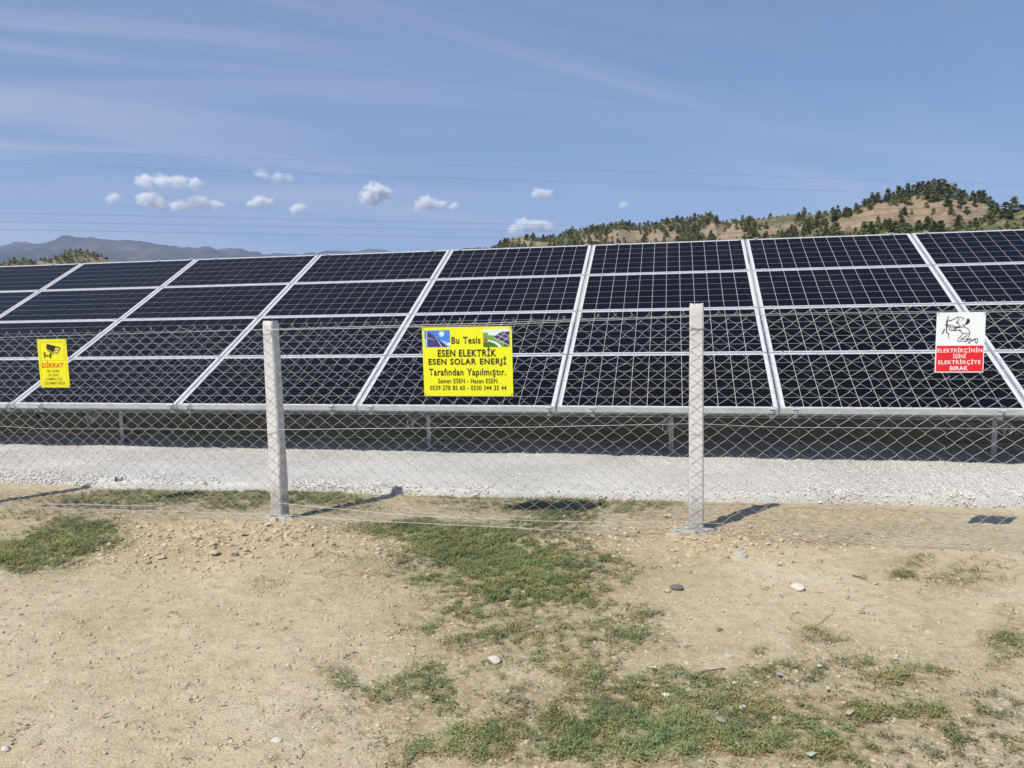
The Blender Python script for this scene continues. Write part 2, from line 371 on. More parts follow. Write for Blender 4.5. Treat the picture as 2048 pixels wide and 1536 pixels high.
# ------------------------------------------------------------------ ground
VEG = [  # px, py, rx, ry, density, dryness
 (200, 1000, 95, 14, .8, .45), (330, 993, 140, 16, .9, .35), (470, 1000, 90, 16, .85, .35), (630, 990, 80, 14, .95, .3), (690, 1008, 60, 12, .8, .5), (700, 1025, 70, 8, .6, .5),
 (930, 1000, 90, 12, .5, .5), (1040, 1005, 130, 16, .75, .45), (1190, 1012, 130, 16, .8, .55), (1320, 1000, 70, 10, .7, .5), (1130, 1035, 60, 10, .85, .2), (960, 1025, 100, 8, .4, .6),
 (60, 1105, 95, 26, .95, .2), (160, 1072, 85, 24, .9, .3), (190, 1045, 70, 10, .6, .5), (100, 1030, 110, 8, .55, .5), (20, 1130, 40, 14, .9, .2),
 (800, 1060, 110, 18, .8, .3), (930, 1075, 140, 28, .85, .35), (1060, 1075, 130, 22, .6, .55), (1110, 1052, 80, 14, .65, .4), (960, 1110, 130, 28, .9, .3), (1060, 1140, 150, 36, .95, .25),
 (1010, 1180, 90, 22, .95, .3), (1100, 1185, 90, 22, .8, .4), (850, 1165, 40, 7, .8, .35), (1215, 1132, 16, 9, .9, .2), (1160, 1215, 100, 16, .5, .6), (1010, 1215, 110, 16, .7, .4),
 (880, 1200, 50, 12, .45, .7), (900, 1240, 55, 14, .6, .5), (960, 1262, 90, 16, .7, .45), (1060, 1265, 110, 18, .65, .45), (1230, 1252, 100, 22, .7, .35), (1270, 1275, 70, 12, .65, .4), (1160, 1300, 120, 22, .6, .5), (1000, 1290, 90, 14, .5, .6),
 (835, 1255, 40, 9, .45, .5), (700, 1155, 60, 9, .25, .7), (690, 1110, 50, 10, .4, .6), (710, 1345, 42, 22, .7, .45), (835, 1385, 85, 42, .95, .3), (850, 1330, 30, 18, .7, .4), (900, 1420, 40, 20, .6, .5), (690, 1400, 50, 18, .4, .75), (980, 1340, 55, 14, .65, .4), (1010, 1372, 40, 14, .6, .4),
 (900, 1500, 120, 26, .85, .4), (990, 1465, 60, 18, .8, .4), (1160, 1325, 90, 22, .65, .5), (1080, 1430, 80, 22, .5, .6), (1180, 1345, 60, 16, .75, .35), (1230, 1390, 70, 26, .8, .45),
 (1150, 1470, 110, 34, .95, .3), (1270, 1450, 110, 34, .9, .4), (1350, 1370, 100, 26, .75, .5), (1420, 1400, 110, 30, .8, .45), (1330, 1500, 170, 34, 1., .4), (1480, 1450, 110, 30, .8, .45), (1580, 1510, 130, 30, .9, .35), (1130, 1525, 110, 20, .9, .4), (1500, 1515, 130, 26, .85, .6),
 (1660, 1465, 80, 26, .75, .45), (1540, 1345, 50, 14, .75, .35), (1495, 1300, 18, 7, .9, .25), (1700, 1340, 50, 14, .85, .3), (1660, 1360, 60, 12, .6, .6), (1650, 1278, 50, 18, .8, .4), (1700, 1290, 30, 8, .5, .5), (1590, 1345, 70, 18, .45, .6),
 (1800, 1150, 22, 8, 1., .1), (1830, 1122, 30, 12, .6, .45), (1935, 1165, 75, 18, .55, .65), (1960, 1140, 70, 14, .3, .7), (2020, 1290, 35, 26, .9, .3), (2030, 1240, 30, 30, .5, .5), (1850, 1352, 60, 14, .75, .4), (1800, 1370, 30, 14, .8, .35), (1880, 1380, 40, 14, .7, .4), (1990, 1400, 70, 30, .6, .5),
 (1740, 1420, 30, 18, .75, .35), (1850, 1430, 90, 18, .8, .55), (1900, 1430, 30, 16, .9, .3), (1980, 1450, 90, 40, .5, .6), (1800, 1500, 200, 34, .45, .75), (1980, 1510, 90, 26, .5, .6), (1640, 1420, 100, 24, .45, .7), (560, 1160, 50, 10, .3, .7), (520, 1170, 30, 5, .35, .5), (580, 1493, 14, 6, 1., .1),
 (1600, 1075, 130, 14, .25, .7), (1750, 1060, 90, 12, .25, .7), (1560, 1035, 60, 10, .22, .7), (1880, 1060, 100, 14, .2, .7), (2010, 1100, 60, 30, .2, .7), (1330, 1140, 40, 10, .25, .6), (300, 1330, 200, 100, .05, .9), (400, 1250, 300, 80, .05, .9), (200, 1460, 200, 60, .06, .9), (1600, 1200, 200, 60, .07, .9),
 (1330, 1455, 430, 80, .62, .55), (1050, 1250, 260, 70, .42, .6), (1000, 1120, 270, 65, .55, .5), (1900, 1420, 200, 95, .46, .6), (1650, 1380, 200, 70, .42, .6), (900, 1420, 230, 80, .32, .65), (700, 1000, 600, 22, .30, .6), (1200, 1010, 200, 26, .5, .5), (300, 1000, 320, 26, .45, .5), (100, 1085, 200, 50, .35, .5), (1900, 1150, 160, 40, .18, .6),
]
veg_world = []
for (px, py, rx, ry, den, dry) in VEG:
    rx, ry = rx * 1.15, ry * 1.2
    c = at(px, py); a = at(px + rx, py); t0 = at(px, py - ry); t1 = at(px, py + ry)
    ex = (a - c)[:2]; ey = (t0 - t1)[:2] / 2
    Minv = np.linalg.inv(np.stack([ex, ey], 1))
    if py < 1040: den, dry = den * .78, min(dry + .12, 1)
    veg_world.append((c[:2], Minv, den, dry, abs(np.linalg.det(np.stack([ex, ey], 1))) * math.pi, ex, ey))
def veg_density(x, y, spread=1.6):
    d = np.zeros_like(x)
    wx = x + (fbm(x * 3, y * 3, 3, 21) - 0.5) * 0.30; wy = y + (fbm(x * 3, y * 3, 3, 25) - 0.5) * 0.40
    for (c, Mi, den, dry, ar, ex, ey) in veg_world:
        dx_ = wx - c[0]; dy_ = wy - c[1]
        u = Mi[0, 0] * dx_ + Mi[0, 1] * dy_; v = Mi[1, 0] * dx_ + Mi[1, 1] * dy_
        d = np.maximum(d, den * (1 - smooth01(u * u + v * v, 0.25, spread)))
    return d
FRESH = [(430, 1085, 190, 55, .045), (560, 1075, 110, 40, .05), (1390, 1080, 130, 40, .04), (1310, 1060, 120, 30, .03), (1480, 1060, 160, 40, .02), (330, 1050, 130, 22, .02), (1700, 1030, 260, 30, .0), (80, 1000, 140, 26, .0), (840, 1005, 90, 18, .0), (1550, 1010, 200, 20, 0.0)]
fresh_world = []
for (px, py, rx, ry, hgt) in FRESH:
    c = at(px, py); ex = (at(px + rx, py) - c)[:2]; ey = ((at(px, py - ry) - at(px, py + ry)) / 2)[:2]
    fresh_world.append((c[:2], np.linalg.inv(np.stack([ex, ey], 1)), hgt))
def fresh_field(x, y):
    d = np.zeros_like(x); h = np.zeros_like(x)
    for (c, Mi, hgt) in fresh_world:
        dx_ = x - c[0]; dy_ = y - c[1]
        u = Mi[0, 0] * dx_ + Mi[0, 1] * dy_; v = Mi[1, 0] * dx_ + Mi[1, 1] * dy_
        w = np.exp(-1.2 * (u * u + v * v)); d = np.maximum(d, w); h = np.maximum(h, w * hgt)
    return d, h
def ground_z(x, y):
    x = np.asarray(x, float); y = np.asarray(y, float)
    near = (1 - smooth01(np.hypot(x, y), 9, 14)) * (1 - smooth01(y, 5.7, 6.1))
    f, h = fresh_field(x, y)
    z = (fbm(x * 0.9, y * 0.9, 3, 1) - 0.5) * 0.05 + (fbm(x * 4.3 + y * 1.7, y * 4.3 - x * 1.7, 3, 5) - 0.5) * 0.008
    z = z + (fbm(x * 21 + y * 9, y * 21 - x * 9, 3, 9, 0.65) - 0.5) * (0.013 + 0.026 * f) + h * 0.8
    cl = fbm(x * 17, y * 17, 2, 14); z = z + np.maximum(cl - 0.62, 0) * 0.10 * f
    z = z * near + (1 - near) * -0.02
    far = smooth01(np.hypot(x, y), 14, 60)
    return z * (1 - far) + far * -0.4
def graded(fine0, fine1, step, far0, far1, grow=1.22):
    a = list(np.arange(fine0, fine1 + 1e-6, step))
    s = step; v = a[-1]
    while v < far1: s *= grow; v += s; a.append(min(v, far1))
    s = step; v = a[0]; L = []
    while v > far0: s *= grow; v -= s; L.append(max(v, far0))
    return np.array(L[::-1] + a)
gx = graded(-6.4, 3.6, 0.021, -9400, 9400); gy = graded(1.7, 6.15, 0.019, -9400, 9400)
GX, GY = np.meshgrid(gx, gy)
GZ = ground_z(GX, GY)
V = np.stack([GX.ravel(), GY.ravel(), GZ.ravel()], 1)
nx, ny = len(gx), len(gy)
idx = np.arange(nx * ny).reshape(ny, nx)
F = np.stack([idx[:-1, :-1].ravel(), idx[:-1, 1:].ravel(), idx[1:, 1:].ravel(), idx[1:, :-1].ravel()], 1)
me = fast_mesh('ground', V, F, True)
nearm = (np.hypot(GX, GY) < 12).ravel()
vd = np.zeros(len(V)); vd[nearm] = veg_density(V[nearm, 0], V[nearm, 1], 3.0) * 1.25
fd = np.zeros(len(V)); fd[nearm] = fresh_field(V[nearm, 0], V[nearm, 1])[0]
add_attr(me, 'veg', np.clip(vd * 1.0, 0, 1)); add_attr(me, 'fresh', np.clip(fd, 0, 1))
tag(link('ground', me, M_SOIL), kind='structure')

# ---- low ground cover (leaves) and dry bits
P = []; D = []
for (c, Mi, den, dry, ar, ex, ey) in veg_world:
    n = int(min(ar, 6.0) * 42000 * den * 1.5)
    if n < 1: continue
    r = np.sqrt(rng.rand(n)) * 1.25; th = rng.rand(n) * 2 * math.pi
    u = r * np.cos(th); v = r * np.sin(th)
    P.append(np.stack([c[0] + u * ex[0] + v * ey[0], c[1] + u * ex[1] + v * ey[1]], 1)); D.append(np.full(n, dry))
P = np.concatenate(P); D = np.concatenate(D)
den = veg_density(P[:, 0], P[:, 1])
clump = fbm(P[:, 0] * 9, P[:, 1] * 9, 3, 41); clump2 = fbm(P[:, 0] * 28, P[:, 1] * 28, 2, 47)
keep = rng.rand(len(P)) < den * smooth01(clump * 0.40 + clump2 * 0.60, 0.55 - 0.27 * den, 0.84 - 0.30 * den)
keep &= P[:, 1] < 5.88
P = P[keep]; D = D[keep]; den = den[keep]; clump2 = clump2[keep]
n = len(P)
dist = np.hypot(P[:, 0], P[:, 1])
size = (0.0036 + 0.0066 * rng.rand(n)) * (0.55 + 0.95 * clump2) * (0.75 + 0.09 * dist)
dryp = rng.rand(n) < np.clip(D * 0.75 + 0.12 + (0.55 - den) * 0.6, 0.1, 0.9)
blade = rng.rand(n) < 0.42
ang = rng.rand(n) * 2 * math.pi; tilt = rng.rand(n) * 0.9 + 0.05
ln = size * np.where(blade, 2.6, 1.1); wd = size * np.where(blade, 0.22, 0.75)
dirx = np.cos(ang) * np.cos(tilt); diry = np.sin(ang) * np.cos(tilt); dirz = np.sin(tilt)
sx = -np.sin(ang); sy = np.cos(ang)
z0 = ground_z(P[:, 0], P[:, 1]) + rng.rand(n) * 0.024 * den * (0.3 + 1.2 * clump2) * np.where(dryp, 0.4, 1.0)
B = np.stack([P[:, 0], P[:, 1], z0], 1); DIR = np.stack([dirx, diry, dirz], 1) * ln[:, None]; SD = np.stack([sx, sy, (rng.rand(n) - 0.5) * 0.8], 1) * wd[:, None] * 0.5
v0 = B; v1 = B + DIR * 0.5 + SD; v2 = B + DIR; v3 = B + DIR * 0.5 - SD
v2[:, 2] -= ln * 0.12
V = np.stack([v0, v1, v2, v3], 1).reshape(-1, 3)
F = np.arange(4 * n).reshape(n, 4)
me = fast_mesh('ground_cover', V, F)
g0 = np.array([0.150, 0.185, 0.065]); g1 = np.array([0.300, 0.330, 0.145]); d0 = np.array([0.22, 0.175, 0.09]); d1 = np.array([0.38, 0.31, 0.18])
t = rng.rand(n)[:, None]
colr = np.where(dryp[:, None], d0 + (d1 - d0) * t, g0 + (g1 - g0) * t)
colr = colr * (0.55 + 0.9 * fbm(P[:, 0] * 4, P[:, 1] * 4, 3, 77))[:, None]
hue = (fbm(P[:, 0] * 13, P[:, 1] * 13, 2, 83) - 0.5)[:, None]
colr = colr * (1 + hue * np.array([[0.9, 0.25, 0.3]]))
colr = np.concatenate([colr, np.ones((n, 1))], 1)
add_attr(me, 'tint', np.repeat(colr, 4, 0), 'FLOAT_COLOR')
tag(link('ground_cover', me, M_LEAF), 'low green and dry weeds growing in patches on the bare soil', 'weeds', kind='stuff')
print('leaves', n)

# ---- pebbles
OCT_V = np.array([(1, 0, 0), (-1, 0, 0), (0, 1, 0), (0, -1, 0), (0, 0, 1), (0, 0, -1)], float)
OCT_F = np.array([(0, 2, 4), (2, 1, 4), (1, 3, 4), (3, 0, 4), (2, 0, 5), (1, 2, 5), (3, 1, 5), (0, 3, 5)])
t_ = (1 + 5 ** .5) / 2
ICO_V = np.array([(-1, t_, 0), (1, t_, 0), (-1, -t_, 0), (1, -t_, 0), (0, -1, t_), (0, 1, t_), (0, -1, -t_), (0, 1, -t_), (t_, 0, -1), (t_, 0, 1), (-t_, 0, -1), (-t_, 0, 1)]) / math.hypot(1, t_)
ICO_F = np.array([(0, 11, 5), (0, 5, 1), (0, 1, 7), (0, 7, 10), (0, 10, 11), (1, 5, 9), (5, 11, 4), (11, 10, 2), (10, 7, 6), (7, 1, 8), (3, 9, 4), (3, 4, 2), (3, 2, 6), (3, 6, 8), (3, 8, 9), (4, 9, 5), (2, 4, 11), (6, 2, 10), (8, 6, 7), (9, 8, 1)])
def scatter_stones(name, X, Y, Z, S, mat, flat=0.6, base=(ICO_V, ICO_F), jit=0.28, sink=0.2):
    n = len(X); bv, bf = base; k = len(bv)
    a = rng.rand(n) * 2 * math.pi; ca, sa = np.cos(a), np.sin(a)
    loc = bv[None] * (1 + (rng.rand(n, k, 1) - 0.5) * 2 * jit) * np.stack([np.ones(n), 0.6 + 0.4 * rng.rand(n), flat * (0.7 + 0.5 * rng.rand(n))], 1)[:, None, :]
    tl = (rng.rand(n) - 0.5) * 0.9
    y2 = loc[..., 1] * np.cos(tl)[:, None] - loc[..., 2] * np.sin(tl)[:, None]; z2 = loc[..., 1] * np.sin(tl)[:, None] + loc[..., 2] * np.cos(tl)[:, None]
    x3 = loc[..., 0] * ca[:, None] - y2 * sa[:, None]; y3 = loc[..., 0] * sa[:, None] + y2 * ca[:, None]
    V = np.stack([x3, y3, z2], 2) * S[:, None, None] + np.stack([X, Y, Z + S * flat * sink], 1)[:, None, :]
    F = (bf[None] + (np.arange(n) * k)[:, None, None]).reshape(-1, 3)
    return fast_mesh(name, V.reshape(-1, 3), F)
n = 17000
d_ = 2.3 + 3.5 * rng.rand(n) ** 0.9; a_ = -0.205 + (rng.rand(n) - 0.5) * 1.30
X = d_ * np.sin(a_) * 1.1; Y = d_ * np.cos(a_)
n2_ = 3800
c1 = at(440, 1085); c2 = at(1390, 1085)
pick = rng.rand(n2_) < 0.6
X2 = np.where(pick, c1[0], c2[0]) + rng.randn(n2_) * np.where(pick, 0.62, 0.5); Y2 = np.where(pick, c1[1], c2[1]) + rng.randn(n2_) * 0.24
S = 0.0020 + 0.0100 * rng.rand(n) ** 4.2; S2 = 0.0025 + 0.020 * rng.rand(n2_) ** 3.8
X = np.concatenate([X, X2]); Y = np.concatenate([Y, Y2]); S = np.concatenate([S, S2])
k = (Y < 5.75) & (Y > 1.8); X, Y, S = X[k], Y[k], S[k]
tag(link('pebbles', scatter_stones('pebbles', X, Y, ground_z(X, Y), S, None), M_PEBBLE), 'small tan pebbles and clods strewn over the soil', 'pebbles', kind='stuff')

# ---- dry twigs and dead plant scraps
mb = MB(); rr = random.Random(5)
spots = [(385, 1312), (385, 1365), (515, 1355), (305, 1410), (390, 1400), (220, 1460), (55, 1455), (25, 1472), (290, 1222), (345, 1233), (560, 1265), (535, 1247), (520, 1160), (1160, 1300), (700, 1305), (680, 1310), (350, 1195), (190, 1285), (540, 1165), (1530, 1180), (1560, 1135), (1720, 1155), (1620, 1135), (1700, 1200), (1730, 1225), (1590, 1260), (1860, 1160), (1300, 1345), (400, 1120), (80, 1495), (640, 1390), (760, 1485), (615, 1422)]
for _ in range(110): spots.append((rr.uniform(0, 2048), rr.uniform(1130, 1530)))
for (px, py) in spots:
    g_ = at(px, py)
    for _ in range(rr.randint(2, 7) if py < 0 or (px, py) in spots[:33] else rr.randint(1, 3)):
        x = g_[0] + rr.gauss(0, .018); y = g_[1] + rr.gauss(0, .02); L = rr.uniform(.008, .030); a = rr.uniform(0, 6.28)
        z = float(ground_z(x, y)); x1 = x + L * math.cos(a); y1 = y + L * math.sin(a)
        mb.tube([(x, y, z + .002), ((x + x1) / 2 + rr.gauss(0, .003), (y + y1) / 2, z + .004 + rr.random() * .008), (x1, y1, float(ground_z(x1, y1)) + .003)], rr.uniform(.0008, .0018), 3)
M_TWIG, nt, b = new_mat('dry_twig', rough=0.9)
g_ = N(nt, 'ShaderNodeNewGeometry'); nt.links.new(ramp(nt, g_.outputs['Random Per Island'], [(0, (0.05, 0.038, 0.024)), (0.6, (0.13, 0.095, 0.055)), (1, (0.34, 0.27, 0.17))]).outputs[0], b.inputs['Base Color'])
tag(mb.build('dry_twigs', M_TWIG), 'dry twigs and dead plant scraps strewn on the soil', 'twigs', kind='stuff')

# ------------------------------------------------------------------ gravel bed
BX0, BX1, BY1 = -30.0, 24.0, 8.4
def bed_front(x):
    return np.interp(x, [-30, -6, -4.4, -3.45, -2.6, -1.3, -.165, 1.3, 2.46, 6, 24], [5.8, 5.84, 5.78, 5.77, 5.85, 5.79, 5.91, 6.03, 6.07, 6.15, 6.3]) + (fbm(x * 1.7, x * 0 + 3, 3, 31) - 0.5) * 0.06
bx = np.concatenate([np.linspace(BX0, -7.2, 30), np.arange(-7.1, 4.2, 0.035), np.linspace(4.3, BX1, 30)])
bt = np.concatenate([[0, .008, .020, .035, .06], np.arange(.10, 2.1, .035), [2.2, 2.35, 2.5, 2.6]])
TX, TT = np.meshgrid(bx, bt)
TY = bed_front(TX) + TT
prof = np.interp(TT, [0, .008, .020, .035, .06, .2, 2.3, 2.6], [-.03, .0, .038, .056, .063, .062, .055, -.05])
TZ = prof + ((fbm(TX * 2.2, TY * 2.2, 3, 51) - .5) * .035 + (fbm(TX * 14, TY * 14, 3, 55) - .5) * .014) * smooth01(TT, .02, .15)
TZ += (fbm(TX * 6, TT * 0 + 2, 2, 59) - .5) * .03 * smooth01(TT, .01, .05) * (1 - smooth01(TT, .1, .4))
def bed_z(X, Y):
    T = Y - bed_front(X)
    z = np.interp(T, [0, .008, .020, .035, .06, .2, 2.3, 2.6], [-.03, .0, .038, .056, .063, .062, .055, -.05])
    z = z + ((fbm(X * 2.2, Y * 2.2, 3, 51) - .5) * .035 + (fbm(X * 14, Y * 14, 3, 55) - .5) * .014) * smooth01(T, .02, .15)
    return z + (fbm(X * 6, T * 0 + 2, 2, 59) - .5) * .03 * smooth01(T, .01, .05) * (1 - smooth01(T, .1, .4))
V = np.stack([TX.ravel(), TY.ravel(), TZ.ravel()], 1)
nx, ny = len(bx), len(bt); idx = np.arange(nx * ny).reshape(ny, nx)
F = np.stack([idx[:-1, :-1].ravel(), idx[:-1, 1:].ravel(), idx[1:, 1:].ravel(), idx[1:, :-1].ravel()], 1)
tag(link('gravel_bed', fast_mesh('gravel_bed', V, F, True), M_BED), kind='structure')
n = 90000
X = -7.0 + 11.2 * rng.rand(n); T = 2.0 * rng.rand(n) ** 1.5
dn = fbm(X * 0.9, T * 2.0, 3, 61)
front = 1 - smooth01(T, .05, .28)
lipd = smooth01(fbm(X * 0.8, X * 0 + 7, 3, 66), .36, .50)
k = rng.rand(n) < np.clip(smooth01(dn, .40, .66) * .75 + .10 + front * lipd, 0, 1)
k &= ~((front > .4) & (lipd < .25) & (rng.rand(n) < .8))
X, T, front = X[k], T[k], front[k]; Y = bed_front(X) + T + .004; n = len(X)
S = (.0035 + .0080 * rng.rand(n) ** 2.5) * (1 + .6 * front)
tag(link('gravel', scatter_stones('gravel', X, Y, bed_z(X, Y), S, None, .75, (OCT_V, OCT_F), .25, .35), M_GRAVEL), 'white crushed stone gravel spread under the solar panels', 'gravel', kind='stuff')

# ---- unseen earth bank, added behind the array to block light from the rear
ex_ = np.arange(-18, 13, .16); et = np.array([0, .12, .3, .5, .7, .95, 1.3, 2.2, 3.5, 5.0, 6.5]); eh = np.array([-.1, .45, 1.0, 1.45, 1.78, 1.98, 2.05, 1.95, 1.5, .7, -.2])
EX, ET = np.meshgrid(ex_, et)
EZ = np.interp(ET, et, eh) + (fbm(EX * 1.1, ET * 1.1, 4, 171) - .5) * .22 * smooth01(ET, .02, .3)
EYy = 10.72 + ET + (fbm(EX * .8, ET * .8, 3, 175) - .5) * .18
idx = np.arange(EX.size).reshape(EX.shape)
F = np.stack([idx[:-1, :-1].ravel(), idx[:-1, 1:].ravel(), idx[1:, 1:].ravel(), idx[1:, :-1].ravel()], 1)
tag(link('added_shade_bank', fast_mesh('added_shade_bank', np.stack([EX.ravel(), EYy.ravel(), EZ.ravel()], 1), F, True), M_SOIL), kind='structure')

# ------------------------------------------------------------------ hills, mountains
def ridge_terrain(name, ridges, az0, az1, naz, r0, r1, nr, slope, mat, rough_amp, gully, base=-0.5, power=1.0):
    az = np.radians(np.linspace(az0, az1, naz)); rr_ = r0 * (r1 / r0) ** np.linspace(0, 1, nr)
    A, Rr = np.meshgrid(az, rr_)
    X = Rr * np.sin(A); Y = Rr * np.cos(A)
    wxx = (fbm(X * gully, Y * gully, 4, 81) - .5) * 0.6 / gully * .5; wyy = (fbm(X * gully, Y * gully, 4, 85) - .5) * 0.6 / gully * .5
    Hh = np.full(X.shape, base)
    for rid in ridges:
        pts = [at_dist(px, py, d) for (px, py, d) in rid]
        for a, c in zip(pts[:-1], pts[1:]):
            ex, ey = c[0] - a[0], c[1] - a[1]; L2 = ex * ex + ey * ey + 1e-9
            t = np.clip(((X + wxx - a[0]) * ex + (Y + wyy - a[1]) * ey) / L2, 0, 1)
            d = np.hypot(X + wxx - a[0] - t * ex, Y + wyy - a[1] - t * ey)
            d0 = np.hypot(X - a[0] - t * ex, Y - a[1] - t * ey)
            d = np.minimum(d, d0 * 1.6)
            Hh = np.maximum(Hh, a[2] + t * (c[2] - a[2]) - slope * np.maximum(d - 0.02 * Rr * 0, 0) ** power)
    up = smooth01(Hh, base + 1, base + 12)
    Hh = Hh + up * (fbm(X * gully * 2.2, Y * gully * 2.2, 5, 91, .55) - .55) * rough_amp
    V = np.stack([X.ravel(), Y.ravel(), Hh.ravel()], 1)
    idx = np.arange(X.size).reshape(X.shape)
    F = np.stack([idx[:-1, :-1].ravel(), idx[:-1, 1:].ravel(), idx[1:, 1:].ravel(), idx[1:, :-1].ravel()], 1)
    me = fast_mesh(name, V, F, True)
    return tag(link(name, me, mat), kind='structure'), X, Y, Hh
HILL = [
 [(1600, 470, 300), (1640, 452, 300), (1700, 428, 300), (1750, 406, 300), (1790, 392, 302), (1840, 382, 305), (1890, 378, 306), (1930, 389, 306), (1960, 398, 305), (2000, 412, 304), (2060, 425, 300), (2150, 440, 300), (2400, 470, 300)],
 [(1955, 450, 235), (2010, 428, 235), (2060, 420, 235), (2140, 425, 235), (2400, 440, 235)],
 [(1480, 450, 360), (1520, 438, 365), (1560, 428, 370), (1640, 424, 370), (1690, 428, 360), (1760, 432, 350)],
 [(930, 520, 450), (1000, 490, 440), (1040, 472, 430), (1062, 465, 430), (1090, 474, 430), (1140, 466, 430), (1200, 450, 430), (1215, 446, 430), (1260, 452, 430), (1340, 444, 430), (1415, 431, 430), (1460, 444, 430), (1500, 445, 430), (1600, 448, 430)],
 [(1062, 466, 430), (1060, 505, 385)], [(1225, 449, 428), (1250, 500, 375)], [(1320, 455, 415), (1325, 500, 372)], [(1425, 433, 428), (1440, 495, 355)], [(1600, 434, 362), (1615, 495, 315)],
 [(1700, 430, 300), (1680, 480, 262)], [(1790, 400, 300), (1770, 480, 255)], [(1890, 392, 300), (1900, 470, 250)], [(1150, 480, 425), (1150, 505, 390)],
 [(10, 530, 500), (60, 520, 500), (110, 514, 500), (150, 505, 500), (180, 510, 500), (250, 528, 500), (300, 540, 500)],
]
hill, HX, HY, HZ = ridge_terrain('hills', HILL, -50, 38, 760, 200, 560, 300, 0.62, M_HILL, 5.5, 0.036)
BARE = [(1850, 420, 145, 36), (1900, 406, 80, 17), (1760, 428, 62, 19), (1245, 472, 50, 18), (1322, 472, 38, 16), (1447, 462, 52, 22), (1062, 484, 34, 11), (1690, 450, 46, 13), (1965, 412, 30, 9), (1535, 460, 24, 9), (1790, 470, 26, 9), (1590, 453, 28, 8), (1180, 478, 22, 8), (215, 520, 50, 9), (90, 524, 30, 4)]
def bare(px, py):
    d = np.zeros_like(px)
    for (cx, cy, rx, ry) in BARE: d = np.maximum(d, 1 - smooth01(((px - cx) / rx) ** 2 + ((py - cy) / ry) ** 2, .45, 1.3))
    return d
hpx, hpy = project(np.stack([HX.ravel(), HY.ravel(), HZ.ravel()], 1))
add_attr(hill.data, 'scrub', np.clip(1 - bare(hpx, hpy), 0, 1))

MOUNT = [
 [(-250, 500, 6500), (0, 492, 6300), (60, 481, 6200), (150, 476, 6100), (180, 475, 6100), (240, 480, 6100), (300, 482, 6100), (335, 490, 6100), (400, 493, 6000), (480, 500, 6000), (520, 506, 6000), (600, 512, 6000), (700, 530, 6000)],
 [(480, 512, 8300), (560, 507, 8300), (600, 509, 8300), (640, 506, 8200), (700, 499, 8200), (760, 498, 8200), (800, 502, 8200), (850, 506, 8200), (930, 512, 8200), (1100, 520, 8200), (1500, 520, 8200), (2100, 520, 8200), (2600, 520, 8200)],
 [(60, 481, 6200), (120, 520, 5000)], [(180, 475, 6100), (230, 525, 4800)], [(300, 482, 6100), (420, 525, 4900)], [(400, 493, 6000), (520, 525, 5000)], [(0, 492, 6300), (-40, 525, 5000)],
 [(820, 510, 3600), (880, 499, 3600), (930, 493, 3600), (980, 493, 3600), (1050, 500, 3600), (1200, 510, 3600)],
]
ridge_terrain('mountains', MOUNT, -60, 45, 520, 2600, 9300, 200, 0.40, M_MOUNT, 85.0, 0.0024, -5)

# ---- pines
def pine_mesh(name, seed, clumps, tri=3, full=0.30, big=1.0):
    r = np.random.RandomState(seed); V = []; F = []; mi = []
    lean = (r.rand(2) - .5) * .08
    for i in range(clumps):
        t = .10 + .90 * r.rand() ** 1.15
        prof = full * (1 - t) ** .75 * (0.75 + .5 * r.rand()) + .015
        prof *= 1 + .25 * math.sin(t * 23 + seed)
        a = r.rand() * 6.283; rad = prof * (.35 + .65 * r.rand() ** .5)
        c = np.array([math.cos(a) * rad + lean[0] * t, math.sin(a) * rad + lean[1] * t, t - rad * .18])
        s = (.045 + .055 * r.rand()) * big
        for k in range(tri):
            b0 = len(V)
            o1 = r.randn(3) * s; o2 = r.randn(3) * s; o1[2] *= .6; o2[2] *= .6
            V += [c + o1, c + o2, c - (o1 + o2) * .5 + np.array([math.cos(a), math.sin(a), .3]) * s * .6]
            F.append((b0, b0 + 1, b0 + 2)); mi.append(0)
    return V, F, mi
variants = []
for s in range(6):
    V, F, mi = pine_mesh('pine', s + 1, 110, 3, (.34, .40, .30, .46, .36, .50)[s], 1.15)
    mb = MB(); mb.v = [tuple(v) for v in V]; mb.f = list(F); mb.m = list(mi)
    mb.cur = 1; mb.tube([(0, 0, -.06), (0, 0, .45), (0, 0, .85)], [.022, .015, .006], 5)
    variants.append(mb.mesh('pine_tree', [M_PINE, M_BARK]))
# candidate spots on the hill surface
NC = 400000
ii = rng.randint(0, HX.shape[0] - 1, NC); jj = rng.randint(0, HX.shape[1] - 1, NC)
fu, fv = rng.rand(NC), rng.rand(NC)
def bil(A): return (A[ii, jj] * (1 - fu) + A[ii + 1, jj] * fu) * (1 - fv) + (A[ii, jj + 1] * (1 - fu) + A[ii + 1, jj + 1] * fu) * fv
CX, CY, CZ = bil(HX), bil(HY), bil(HZ)
cpx, cpy = project(np.stack([CX, CY, CZ], 1))
top_line = np.interp(cpx, [0, 164, 394, 638, 903, 1186, 1490, 1820, 2048], [529, 525, 518, 510, 502, 490, 481, 470, 461])
cl = fbm(CX * .05, CY * .05, 3, 101)
HEL = (HZ - EYE[2]) / np.hypot(HX, HY); HMAX = np.maximum.accumulate(HEL, 0)
seen = (CZ + 4.5 - EYE[2]) / np.hypot(CX, CY) > HMAX[np.maximum(ii - 3, 0), jj]
ok = seen & (CZ > 3) & (cpy < top_line + 25) & (rng.rand(NC) < np.clip(1 - 1.05 * bare(cpx, cpy - 6), .012, 1)) & (cl > .30) & (cpx > -150) & (cpx < 2250)
